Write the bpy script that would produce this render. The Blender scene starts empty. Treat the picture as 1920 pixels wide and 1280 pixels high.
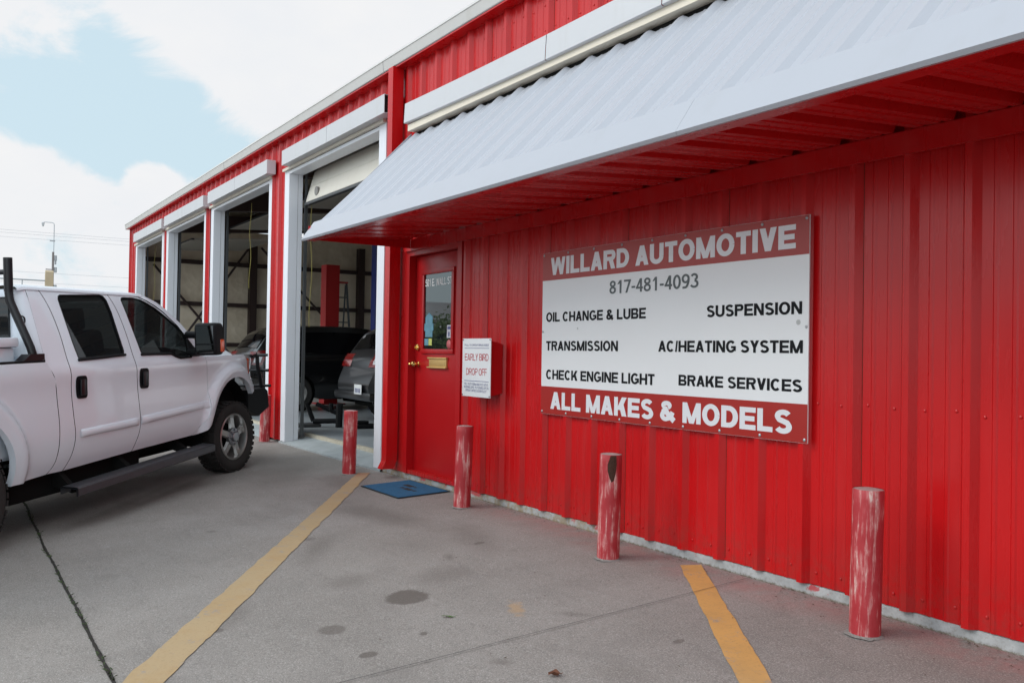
import bpy, bmesh, math, random
from mathutils import Vector, Matrix, noise
from mathutils.geometry import delaunay_2d_cdt
random.seed(7)
R = math.radians
sc = bpy.context.scene
COL = sc.collection

# ------------------------------------------------------------------ camera
CAMLOC = Vector((5.551, -3.9363, 1.2648))
yaw, pit, rol = R(57.037), R(.741), R(.92)
F = Vector((-math.sin(yaw)*math.cos(pit), math.cos(yaw)*math.cos(pit), math.sin(pit)))
Rt = Vector((math.cos(yaw), math.sin(yaw), 0)); Up = Rt.cross(F)
R2 = math.cos(rol)*Rt + math.sin(rol)*Up; U2 = -math.sin(rol)*Rt + math.cos(rol)*Up
cam = bpy.data.cameras.new("camera"); cam.sensor_width = 36; cam.lens = 1659.82/1920*36
cam.clip_start = .05; cam.clip_end = 3000
co = bpy.data.objects.new("camera", cam); COL.objects.link(co)
m = Matrix((R2, U2, -F)).transposed().to_4x4(); m.translation = CAMLOC
co.matrix_world = m; sc.camera = co
def pixdir(u, v):
    return (F + R2*((u-960)/1659.82) - U2*((v-640)/1659.82)).normalized()

# ------------------------------------------------------------------ world
SUN_EL, SUN_AZ = 34, -150          # azimuth measured from +Y towards +X
w = bpy.data.worlds.new("World"); sc.world = w; w.use_nodes = True
nt = w.node_tree; nt.nodes.clear()
def N(t, typ, **kw):
    n = t.nodes.new(typ)
    for k, v in kw.items(): setattr(n, k, v)
    return n
def L(t, a, b): t.links.new(a, b)
def setin(n, **kw):
    for k, v in kw.items():
        n.inputs[k.replace('_', ' ')].default_value = v
    return n
sky = N(nt, 'ShaderNodeTexSky', sky_type='NISHITA', sun_disc=False)
sky.sun_elevation = R(SUN_EL); sky.sun_rotation = R(SUN_AZ)
sky.air_density = 1.0; sky.dust_density = 1.5
tc = N(nt, 'ShaderNodeTexCoord')
def wmath(op, a, b=None, clamp=False):
    n = N(nt, 'ShaderNodeMath', operation=op); n.use_clamp = clamp
    for i, x in enumerate((a, b)):
        if x is None: continue
        if isinstance(x, (int, float)): n.inputs[i].default_value = x
        else: L(nt, x, n.inputs[i])
    return n.outputs[0]
mp = N(nt, 'ShaderNodeMapping'); mp.inputs['Scale'].default_value = (1, 1, 1.9)
L(nt, tc.outputs['Generated'], mp.inputs[0])
n1 = N(nt, 'ShaderNodeTexNoise'); setin(n1, Scale=6.5, Detail=12, Roughness=.62, Distortion=.5)
L(nt, mp.outputs[0], n1.inputs['Vector'])
dens = wmath('ADD', wmath('MULTIPLY', wmath('SUBTRACT', n1.outputs[0], .5), 2.7), .62)
def blob(u, v, r, amt):
    global dens
    dt = N(nt, 'ShaderNodeVectorMath', operation='DOT_PRODUCT')
    L(nt, tc.outputs['Generated'], dt.inputs[0]); dt.inputs[1].default_value = pixdir(u, v)
    mr = N(nt, 'ShaderNodeMapRange', interpolation_type='SMOOTHSTEP')
    L(nt, dt.outputs['Value'], mr.inputs[0]); mr.inputs[1].default_value = math.cos(R(r)); mr.inputs[2].default_value = 1
    mr.inputs[3].default_value = 0; mr.inputs[4].default_value = amt
    dens = wmath('ADD', dens, mr.outputs[0])
for b in [(640, 10, 12, .6), (430, 50, 8, .45), (300, 60, 4, .25), (60, 60, 4, .22), (90, 110, 2.5, .16), (560, 120, 6, .3),
          (200, 190, 7, -.36), (140, 260, 6, -.32), (300, 240, 6, -.3), (420, 262, 5.5, -.34), (500, 240, 4, -.26), (380, 235, 4, -.2), (5, 170, 4, -.25), (215, 285, 2.2, -.34), (330, 280, 2.2, -.2),
          (30, 340, 3.6, .42), (120, 345, 3, .4), (60, 430, 6, .3), (285, 325, 2.1, .5), (350, 330, 2.2, .44), (300, 370, 3, .3), (240, 400, 4, .3), (150, 480, 8, .2)]:
    blob(*b)
cmask = N(nt, 'ShaderNodeMapRange', interpolation_type='SMOOTHSTEP')
L(nt, dens, cmask.inputs[0]); cmask.inputs[1].default_value = .34; cmask.inputs[2].default_value = .86
n2 = N(nt, 'ShaderNodeTexNoise'); setin(n2, Scale=7, Detail=10, Roughness=.6)
L(nt, mp.outputs[0], n2.inputs['Vector'])
ccol = N(nt, 'ShaderNodeMix', data_type='RGBA')
L(nt, n2.outputs[0], ccol.inputs['Factor'])
ccol.inputs['A'].default_value = (9.4, 9.8, 10.4, 1); ccol.inputs['B'].default_value = (11.0, 10.9, 10.8, 1)
blue = N(nt, 'ShaderNodeMix', data_type='RGBA'); blue.inputs['Factor'].default_value = .86
L(nt, sky.outputs[0], blue.inputs['A']); blue.inputs['B'].default_value = (7.9, 9.95, 11.0, 1)
mixc = N(nt, 'ShaderNodeMix', data_type='RGBA')
L(nt, cmask.outputs[0], mixc.inputs['Factor']); L(nt, blue.outputs['Result'], mixc.inputs['A']); L(nt, ccol.outputs['Result'], mixc.inputs['B'])
sdv = Vector((math.sin(R(156))*math.cos(R(26)), math.cos(R(156))*math.cos(R(26)), math.sin(R(26))))   # added sky glow out of view, fills the facade and truck side
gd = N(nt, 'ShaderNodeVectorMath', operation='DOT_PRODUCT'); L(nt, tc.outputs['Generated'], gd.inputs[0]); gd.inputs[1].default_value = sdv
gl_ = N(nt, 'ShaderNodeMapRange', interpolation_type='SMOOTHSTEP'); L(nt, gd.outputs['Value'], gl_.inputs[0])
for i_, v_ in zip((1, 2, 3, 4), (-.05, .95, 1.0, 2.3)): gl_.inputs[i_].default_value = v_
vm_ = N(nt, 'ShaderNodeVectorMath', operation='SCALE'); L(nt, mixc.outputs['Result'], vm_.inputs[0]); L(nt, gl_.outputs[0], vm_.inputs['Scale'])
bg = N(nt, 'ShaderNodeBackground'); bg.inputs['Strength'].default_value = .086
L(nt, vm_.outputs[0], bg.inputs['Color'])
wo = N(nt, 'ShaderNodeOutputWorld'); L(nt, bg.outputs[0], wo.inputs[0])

sl = bpy.data.lights.new("sun", 'SUN'); sl.energy = 1.0; sl.angle = R(22); sl.color = (1, .95, .88)
so = bpy.data.objects.new("sun", sl); COL.objects.link(so)
sd = Vector((math.sin(R(SUN_AZ))*math.cos(R(SUN_EL)), math.cos(R(SUN_AZ))*math.cos(R(SUN_EL)), math.sin(R(SUN_EL))))
so.rotation_euler = sd.to_track_quat('Z', 'Y').to_euler(); so.location = (0, 0, 30)
sc.view_settings.view_transform = 'Standard'; sc.view_settings.look = 'None'
sc.view_settings.exposure = 0; sc.view_settings.gamma = 1

# ------------------------------------------------------------------ materials
def newmat(name):
    m = bpy.data.materials.new(name); m.use_nodes = True
    t = m.node_tree; b = t.nodes['Principled BSDF']
    return m, t, b
def simple(name, col, rough=.5, metal=0, spec=None, bump=0, bscale=60, var=.12, vscale=4, coat=0, stretch=(1, 1, 1)):
    m, t, b = newmat(name)
    tcn = N(t, 'ShaderNodeTexCoord'); mpn = N(t, 'ShaderNodeMapping'); mpn.inputs['Scale'].default_value = stretch
    L(t, tcn.outputs['Object'], mpn.inputs[0])
    nz = N(t, 'ShaderNodeTexNoise'); setin(nz, Scale=vscale, Detail=6, Roughness=.6)
    L(t, mpn.outputs[0], nz.inputs['Vector'])
    mx = N(t, 'ShaderNodeMix', data_type='RGBA')
    L(t, nz.outputs[0], mx.inputs['Factor'])
    mx.inputs['A'].default_value = tuple(c*(1-var) for c in col[:3])+(1,)
    mx.inputs['B'].default_value = tuple(min(1, c*(1+var)) for c in col[:3])+(1,)
    L(t, mx.outputs['Result'], b.inputs['Base Color'])
    b.inputs['Roughness'].default_value = rough; b.inputs['Metallic'].default_value = metal
    if spec is not None: b.inputs['Specular IOR Level'].default_value = spec
    if coat: b.inputs['Coat Weight'].default_value = coat; b.inputs['Coat Roughness'].default_value = .03
    if bump:
        n3 = N(t, 'ShaderNodeTexNoise'); setin(n3, Scale=bscale, Detail=4)
        L(t, mpn.outputs[0], n3.inputs['Vector'])
        bp = N(t, 'ShaderNodeBump'); bp.inputs['Strength'].default_value = bump; bp.inputs['Distance'].default_value = .02
        L(t, n3.outputs[0], bp.inputs['Height']); L(t, bp.outputs[0], b.inputs['Normal'])
    return m
class G:      # tiny helper to write node graphs as expressions
    def __init__(s, t): s.t = t
    def math(s, op, a, b=None, c=None, clamp=False):
        n = N(s.t, 'ShaderNodeMath', operation=op); n.use_clamp = clamp
        for i, x in enumerate((a, b, c)):
            if x is None: continue
            if isinstance(x, (int, float)): n.inputs[i].default_value = x
            else: L(s.t, x, n.inputs[i])
        return n.outputs[0]
    def noise(s, vec, scale, detail=4, rough=.55, dist=0, stretch=None):
        if stretch:
            mpn = N(s.t, 'ShaderNodeMapping'); mpn.inputs['Scale'].default_value = stretch
            L(s.t, vec, mpn.inputs[0]); vec = mpn.outputs[0]
        n = N(s.t, 'ShaderNodeTexNoise'); setin(n, Scale=scale, Detail=detail, Roughness=rough, Distortion=dist)
        L(s.t, vec, n.inputs['Vector']); return n.outputs[0]
    def ramp(s, x, a, b, lo=0, hi=1):
        n = N(s.t, 'ShaderNodeMapRange', interpolation_type='SMOOTHSTEP')
        L(s.t, x, n.inputs[0])
        for i, v in zip((1, 2, 3, 4), (a, b, lo, hi)): n.inputs[i].default_value = v
        return n.outputs[0]
    def mix(s, f, a, b):
        n = N(s.t, 'ShaderNodeMix', data_type='RGBA')
        if isinstance(f, (int, float)): n.inputs['Factor'].default_value = f
        else: L(s.t, f, n.inputs['Factor'])
        for k, x in (('A', a), ('B', b)):
            if isinstance(x, tuple): n.inputs[k].default_value = tuple(x[:3])+(1,)
            else: L(s.t, x, n.inputs[k])
        return n.outputs['Result']
    def bump(s, h, strength, dist=.01):
        n = N(s.t, 'ShaderNodeBump'); n.inputs['Strength'].default_value = strength; n.inputs['Distance'].default_value = dist
        L(s.t, h, n.inputs['Height']); return n.outputs[0]
    def pos(s): return N(s.t, 'ShaderNodeNewGeometry').outputs['Position']
    def obj(s): return N(s.t, 'ShaderNodeTexCoord').outputs['Object']
    def sep(s, v):
        n = N(s.t, 'ShaderNodeSeparateXYZ'); L(s.t, v, n.inputs[0]); return n.outputs

def mat_red():
    m, t, b = newmat('red_painted_steel'); g = G(t); p = g.pos()
    streak = g.noise(p, 7, 5, .6, stretch=(1, 1, .12))
    big = g.noise(p, .9, 3)
    base = g.mix(g.ramp(big, .35, .7), (.45, .004, .0058), (.52, .0062, .008))
    base = g.mix(g.math('MULTIPLY', g.ramp(streak, .5, .8), .35), base, (.50, .035, .035))
    spk = g.noise(p, 90, 2)
    base = g.mix(g.math('MULTIPLY', g.ramp(spk, .68, .75), .35), base, (.2, .01, .01))
    z = g.sep(p)[2]
    dirt = g.math('MULTIPLY', g.ramp(z, .38, .05), g.ramp(g.noise(p, 14, 6, .7), .4, .62))
    base = g.mix(g.math('MULTIPLY', dirt, .3), base, (.18, .05, .04))
    L(t, base, b.inputs['Base Color'])
    L(t, g.math('ADD', .20, g.math('MULTIPLY', streak, .16)), b.inputs['Roughness']); b.inputs['Coat Weight'].default_value = .08; b.inputs['Coat Roughness'].default_value = .15
    h = g.noise(p, 2.2, 3, .5, stretch=(1.6, 1, .5))
    L(t, g.bump(h, .22, .02), b.inputs['Normal'])
    b.inputs['Specular IOR Level'].default_value = .32
    return m
def mat_white(name, col, rough=.4, dirty=.25):
    m, t, b = newmat(name); g = G(t); p = g.pos()
    st = g.noise(p, 6, 6, .65, stretch=(1, 1, .2)); n = g.noise(p, 3, 5)
    c = g.mix(g.math('MULTIPLY', g.ramp(st, .5, .8), dirty), col, tuple(x*y for x, y in zip(col, (.72, .67, .58))))
    c = g.mix(g.math('MULTIPLY', g.ramp(n, .45, .7), dirty*.5), c, tuple(x*.86 for x in col))
    L(t, c, b.inputs['Base Color']); b.inputs['Roughness'].default_value = rough
    h = g.noise(p, 3, 3)
    L(t, g.bump(h, .12, .02), b.inputs['Normal'])
    return m
STAINS = [  # x, y, radius x, radius y, rotation, strength
    (1.16, -1.76, .115, .125, .5, .8), (.90, -1.38, .2, .26, .4, .34), (1.43, -2.29, .07, .07, 0, .6), (.69, -1.89, .2, .2, .3, .34),
    (2.28, -1.84, .07, .06, .6, .4), (1.85, -2.28, .035, .045, 0, .7), (.1, -1.2, .35, .5, .5, .22), (-1.0, -.95, 1.0, .28, .15, .5), (.2, -.75, .6, .2, -.3, .35), (-.2, -1.75, .55, .12, -.55, .35), (-3.3, -2.0, 1.6, .10, -.62, .35), (-2.7, -2.6, 1.7, .09, -.60, .3),
    (.35, -.8, .03, .05, .3, .6), (2.55, -1.05, .025, .035, .2, .6), (1.75, -1.95, .02, .03, .9, .7), (.15, -2.3, .03, .025, .5, .6), (2.5, -2.2, .03, .02, .1, .6), (-.5, -1.7, .05, .07, .4, .5), (1.1, -2.75, .03, .03, 0, .6), (-1.2, -2.2, .06, .05, .3, .45), (.55, -1.15, .12, .05, -.4, .4), (1.95, -1.2, .14, .05, .7, .35),
    (-2.6, -.55, .7, .35, -.2, .45), (-3.4, -.9, 1.1, .35, -.5, .35), (-5.2, -.6, 1.0, .3, -.3, .35), (.9, -2.6, .3, .1, -.5, .3), (2.7, -1.5, .2, .12, .2, .2)]
def mat_concrete():
    m, t, b = newmat('concrete_slab'); g = G(t); p = g.pos(); s = g.sep(p)
    n1 = g.noise(p, .7, 5, .6); n2 = g.noise(p, 3.5, 6, .65, .4); n3 = g.noise(p, 48, 5, .8); n4 = g.noise(p, 140, 3, .85)
    c = g.mix(g.ramp(n1, .3, .7), (.207, .186, .169), (.266, .243, .225))
    c = g.mix(g.math('MULTIPLY', g.ramp(n2, .48, .74), .6), c, (.19, .172, .158))
    c = g.mix(g.math('MULTIPLY', g.ramp(n2, .44, .2), .3), c, (.37, .36, .345))
    c = g.mix(g.math('MULTIPLY', g.ramp(n3, .50, .64), .5), c, (.13, .122, .115))
    c = g.mix(g.math('MULTIPLY', g.ramp(n4, .53, .64), .6), c, (.50, .48, .46))
    c = g.mix(g.math('MULTIPLY', g.ramp(n4, .47, .35), .6), c, (.10, .092, .088))
    drag = g.noise(p, 3, 5, .6, stretch=(.5, 3.2, 1))
    c = g.mix(g.math('MULTIPLY', g.ramp(drag, .56, .72), .22), c, (.16, .145, .14))
    blot = g.noise(p, 1.6, 6, .7, .6, stretch=(1, 1.7, 1))
    c = g.mix(g.math('MULTIPLY', g.ramp(blot, .52, .72), .4), c, (.17, .155, .145))
    # red overspray along the wall
    ov = g.math('MULTIPLY', g.ramp(g.math('ADD', s[1], g.math('MULTIPLY', g.noise(p, 2.2, 5), -.35)), -.62, -.2), g.ramp(g.noise(p, 5, 6, .7), .3, .62))
    ov = g.math('MULTIPLY', ov, g.ramp(s[0], -1.6, .2))
    c = g.mix(g.math('MULTIPLY', ov, .5), c, (.36, .13, .125))
    for (x, y, rx, ry, rot, st) in STAINS:
        mpn = N(t, 'ShaderNodeMapping', vector_type='TEXTURE')
        mpn.inputs['Location'].default_value = (x, y, 0); mpn.inputs['Rotation'].default_value = (0, 0, rot); mpn.inputs['Scale'].default_value = (rx, ry, 9)
        L(t, p, mpn.inputs[0])
        ln = N(t, 'ShaderNodeVectorMath', operation='LENGTH'); L(t, mpn.outputs[0], ln.inputs[0])
        d = g.math('ADD', ln.outputs['Value'], g.math('ADD', g.math('MULTIPLY', g.math('SUBTRACT', n2, .5), 1.3), g.math('MULTIPLY', g.math('SUBTRACT', n3, .5), .8)))
        soft = .82 if st > .5 else .1
        c = g.mix(g.math('MULTIPLY', g.ramp(d, 1.12, soft), st), c, (.085, .07, .06))
    # faded yellow scuff
    mpn = N(t, 'ShaderNodeMapping', vector_type='TEXTURE'); mpn.inputs['Location'].default_value = (1.7, -1.39, 0)
    mpn.inputs['Rotation'].default_value = (0, 0, -.5); mpn.inputs['Scale'].default_value = (.16, .05, 9); L(t, p, mpn.inputs[0])
    ln = N(t, 'ShaderNodeVectorMath', operation='LENGTH'); L(t, mpn.outputs[0], ln.inputs[0])
    d = g.math('ADD', ln.outputs['Value'], g.math('MULTIPLY', g.math('SUBTRACT', g.noise(p, 14, 5), .5), 2.2))
    c = g.mix(g.math('MULTIPLY', g.ramp(d, 1.1, .3), .55), c, (.42, .26, .12))
    L(t, c, b.inputs['Base Color'])
    L(t, g.math('ADD', .72, g.math('MULTIPLY', n2, .22)), b.inputs['Roughness'])
    hh = g.math('ADD', g.math('MULTIPLY', n3, .6), g.math('MULTIPLY', n4, .5))
    L(t, g.bump(hh, .35, .006), b.inputs['Normal'])
    return m
def mat_line():
    m, t, b = newmat('parking_paint'); g = G(t); p = g.pos(); s = g.sep(p)
    n1 = g.noise(p, 4, 6, .65); n3 = g.noise(p, 55, 3, .7); n4 = g.noise(p, 240, 2, .7)
    c = g.mix(g.ramp(s[0], -3, 1.2), (.37, .268, .15), (.39, .285, .16))
    c = g.mix(g.math('MULTIPLY', g.ramp(s[0], 1.3, 1.6), g.ramp(s[1], -1.6, -.9)), c, (.56, .30, .09))
    c = g.mix(g.math('MULTIPLY', g.ramp(n1, .4, .75), .45), c, (.36, .21, .075))
    c = g.mix(g.math('MULTIPLY', g.ramp(n3, .52, .7), .3), c, (.25, .165, .085))
    c = g.mix(g.math('MULTIPLY', g.ramp(n4, .55, .75), .25), c, (.62, .44, .22))
    worn = g.math('MULTIPLY', g.ramp(g.noise(p, 7, 9, .8), .55, .63), g.ramp(n3, .38, .52))
    c = g.mix(g.math('MULTIPLY', worn, .85), c, (.26, .24, .225))
    red = g.math('MULTIPLY', g.ramp(s[0], -2.55, -2.95), g.ramp(g.noise(p, 9, 4), .35, .6))
    c = g.mix(g.math('MULTIPLY', red, .55), c, (.33, .12, .09))
    L(t, c, b.inputs['Base Color']); b.inputs['Roughness'].default_value = .75
    L(t, g.bump(n3, .3, .006), b.inputs['Normal'])
    return m
def mat_bollard():
    m, t, b = newmat('worn_bollard_paint'); g = G(t); o = g.obj()
    oi = N(t, 'ShaderNodeObjectInfo')
    vm = N(t, 'ShaderNodeVectorMath', operation='ADD'); cm = N(t, 'ShaderNodeCombineXYZ')
    sd_ = g.math('MULTIPLY', oi.outputs['Random'], 37.0)
    L(t, sd_, cm.inputs[0]); L(t, sd_, cm.inputs[1]); L(t, sd_, cm.inputs[2])
    L(t, o, vm.inputs[0]); L(t, cm.outputs[0], vm.inputs[1]); p = vm.outputs[0]
    st = g.noise(p, 38, 7, .72, .3, stretch=(1, 1, .09)); fine = g.noise(p, 90, 4, .7, stretch=(1, 1, .3)); big = g.noise(p, 7, 4, .6, stretch=(1, 1, .6))
    c = g.mix(g.ramp(big, .3, .7), (.35, .014, .020), (.43, .035, .044))
    e = g.math('ADD', g.math('MULTIPLY', st, .65), g.math('MULTIPLY', big, .45))
    c = g.mix(g.math('MULTIPLY', g.ramp(e, .545, .62), .75), c, (.55, .22, .21))
    c = g.mix(g.math('MULTIPLY', g.ramp(g.math('ADD', e, g.math('MULTIPLY', fine, .25)), .745, .79), .85), c, (.64, .47, .42))
    c = g.mix(g.math('MULTIPLY', g.ramp(g.noise(p, 22, 5, .7), .68, .74), .8), c, (.10, .05, .04))
    L(t, c, b.inputs['Base Color']); b.inputs['Roughness'].default_value = .55
    L(t, g.bump(g.math('ADD', st, fine), .4, .004), b.inputs['Normal'])
    return m
def mat_foundation():
    m, t, b = newmat('foundation_concrete'); g = G(t); p = g.pos(); s = g.sep(p)
    n = g.noise(p, 9, 6, .7); n2 = g.noise(p, 60, 4, .7)
    c = g.mix(g.ramp(n, .35, .65), (.30, .31, .31), (.42, .43, .43))
    c = g.mix(g.math('MULTIPLY', g.ramp(n2, .5, .7), .5), c, (.22, .2, .17))
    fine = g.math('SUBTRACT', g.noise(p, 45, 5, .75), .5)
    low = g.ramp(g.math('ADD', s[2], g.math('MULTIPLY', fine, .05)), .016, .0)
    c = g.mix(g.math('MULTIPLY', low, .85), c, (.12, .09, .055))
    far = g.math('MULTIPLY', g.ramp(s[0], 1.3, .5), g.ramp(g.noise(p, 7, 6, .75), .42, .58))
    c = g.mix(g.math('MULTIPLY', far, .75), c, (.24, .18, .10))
    red = g.math('MULTIPLY', g.ramp(g.math('ADD', g.noise(p, 2.3, 6, .7), g.math('MULTIPLY', fine, .2)), .56, .60), g.ramp(g.math('ADD', s[2], g.math('MULTIPLY', fine, .05)), .018, .035))
    c = g.mix(g.math('MULTIPLY', red, .85), c, (.42, .025, .035))
    L(t, c, b.inputs['Base Color']); b.inputs['Roughness'].default_value = .8
    L(t, g.bump(n2, .25, .003), b.inputs['Normal'])
    return m
def mat_insul():
    m, t, b = newmat('insulation_facing'); g = G(t); p = g.pos()
    v = N(t, 'ShaderNodeTexVoronoi'); v.inputs['Scale'].default_value = 7; L(t, p, v.inputs['Vector'])
    n = g.noise(p, 1.5, 4)
    c = g.mix(g.ramp(n, .35, .65), (.66, .56, .42), (.80, .70, .55))
    L(t, c, b.inputs['Base Color']); b.inputs['Roughness'].default_value = .5
    L(t, g.bump(v.outputs['Distance'], .5, .03), b.inputs['Normal'])
    return m
def mat_glass(name, tint=.25, base=(.012, .013, .014), ior=1.6):
    m, t, b = newmat(name)
    b.inputs['Base Color'].default_value = base+(1,); b.inputs['Roughness'].default_value = .015; b.inputs['IOR'].default_value = ior
    tr = N(t, 'ShaderNodeBsdfTransparent'); tr.inputs[0].default_value = (.75, .82, .8, 1)
    ms = N(t, 'ShaderNodeMixShader'); ms.inputs[0].default_value = tint
    L(t, b.outputs[0], ms.inputs[1]); L(t, tr.outputs[0], ms.inputs[2])
    L(t, ms.outputs[0], t.nodes['Material Output'].inputs[0])
    return m
M = dict(
    red=mat_red(), white=mat_white('white_trim', (.52, .525, .545)), gutter=mat_white('gutter_white', (.50, .485, .465), .45),
    awn=mat_white('awning_white', (.385, .40, .445), .38, .14), concrete=mat_concrete(), line=mat_line(), bollard=mat_bollard(), found=mat_foundation(), insul=mat_insul(),
    jamb=mat_white('jamb_grey', (.72, .74, .79), .35, .2),
    doorred=simple('door_red', (.40, .0038, .0062), .34, bump=.06, bscale=9, var=.06, vscale=3, spec=.4),
    steel=simple('dark_steel', (.07, .075, .08), .5, .4), purlin=simple('purlin_red_brown', (.035, .018, .015), .6),
    floor=simple('bay_floor', (.30, .33, .35), .3, var=.25, vscale=2, bump=.05), rolldoor=mat_white('roll_door_cream', (.66, .63, .56), .4, .25),
    signwhite=simple('sign_white', (.70, .715, .73), .24, var=.03, vscale=2, spec=.6), signred=simple('sign_red', (.33, .018, .013), .3, var=.06, spec=.45),
    ltr_w=simple('letter_white', (.66, .67, .70), .3, var=.02), ltr_k=simple('letter_black', (.008, .009, .011), .6, spec=.15), ltr_g=simple('letter_grey', (.07, .085, .09), .35),
    ltr_r=simple('letter_red', (.42, .02, .03), .4), ltr_b=simple('letter_blue', (.05, .06, .2), .4),
    brass=simple('brass', (.75, .52, .18), .22, 1.0), brassflat=simple('brass_dull', (.62, .42, .16), .45, .6), mat=simple('mat_blue', (.012, .105, .22), .9, var=.3, vscale=14, bump=.6, bscale=200),
    matk=simple('mat_black', (.015, .018, .022), .9, bump=.5, bscale=150),
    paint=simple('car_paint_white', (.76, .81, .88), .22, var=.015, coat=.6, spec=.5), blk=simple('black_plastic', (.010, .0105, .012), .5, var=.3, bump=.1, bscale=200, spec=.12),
    blkgloss=simple('black_powder_coat', (.010, .010, .012), .3, coat=.12, spec=.3), rubber=simple('tyre_rubber', (.018, .016, .015), .85, var=.4, vscale=8, bump=.3, bscale=80),
    alloy=simple('alloy', (.42, .41, .40), .32, .85, var=.15), chrome=simple('chrome', (.75, .75, .77), .12, 1.0), hub=simple('hub_steel', (.3, .3, .32), .3, .9),
    step=simple('step_aluminium', (.085, .088, .098), .38, .6, var=.2, vscale=12), inner=simple('dark_interior', (.014, .014, .016), .8), seat=simple('grey_cloth', (.03, .029, .028), .85), mirg=simple('mirror_dark', (.16, .17, .17), .05, 1.0),
    under=simple('underbody', (.007, .007, .007), .9, spec=.1), amber=simple('amber_lens', (.7, .09, .01), .15, coat=.5), redlens=simple('red_lens', (.2, .006, .006), .12, coat=.6), lens=simple('clear_lens', (.55, .56, .58), .08, coat=1, spec=.8),
    carblk=simple('car_paint_black', (.006, .006, .007), .2, coat=.8), cargrey=simple('car_paint_grey', (.009, .0095, .012), .3, .1, coat=.25), plate=simple('plate_white', (.7, .72, .72), .4),
    glass=mat_glass('tinted_glass', .22), glassd=mat_glass('dark_tint', .06, ior=1.45), doorglass=mat_glass('door_glass', .06, (.010, .013, .014), 2.25), ltr_d=simple('letter_door_white', (.86, .88, .87), .4), carglass=mat_glass('car_glass_dark', .0, (.003, .003, .004), ior=1.25),
    liftred=simple('lift_red', (.42, .012, .015), .4), liftblue=simple('lift_blue', (.02, .045, .30), .4), yellow=simple('cord_yellow', (.33, .28, .07), .7),
    wood=simple('pole_wood_hazed', (.20, .18, .175), .9, var=.3, vscale=3), galv=simple('galvanised', (.38, .40, .42), .4, .7), tan=simple('tan_panel', (.45, .36, .24), .8), wire=simple('wire_dark', (.30, .32, .35), .6),  # pole wood paled: distance haze put into its colour
    leafb=simple('dry_leaf', (.14, .05, .025), .8, var=.4, vscale=30), leafg=simple('green_leaf', (.06, .13, .03), .6), litter=simple('leaf_litter', (.075, .05, .03), .9, var=.6, vscale=40), weed=simple('weed_green', (.035, .06, .015), .8, var=.6, vscale=30),
    crack=simple('crack_soil', (.018, .015, .012), .95, var=.6, vscale=20), groove=simple('groove_dark', (.035, .033, .032), .9), rust=simple('rust', (.055, .022, .012), .9, var=.6, vscale=60, bump=.6, bscale=120),
    conc2=simple('cap_concrete', (.40, .27, .26), .9, var=.3, vscale=30, bump=.4, bscale=120), patch=simple('mortar_patch', (.24, .23, .215), .95, var=.35, vscale=40, bump=.6, bscale=90), foliage=simple('foliage', (.10, .15, .035), .6, var=.5, vscale=3), bark=simple('bark', (.09, .065, .05), .9),
    brick=simple('tan_wall', (.34, .27, .2), .8), roofm=simple('roof_sheet', (.6, .6, .6), .4), dk=simple('void_shade_black', (.004, .004, .004), .9), skyl=mat_glass('added_skylight_sheet', .04, (.6, .6, .6), 1.2), seam=simple('joint_gap', (.18, .18, .19), .8),
    stk_b=simple('sticker_blue', (.10, .26, .34), .5, var=.5, vscale=20), stk_y=simple('sticker_yellow', (.5, .55, .14), .5, var=.3, vscale=20), stk_w=simple('sticker_white', (.5, .5, .55), .5, var=.3, vscale=25), stk_p=simple('sticker_pink', (.55, .13, .14), .5))

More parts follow.
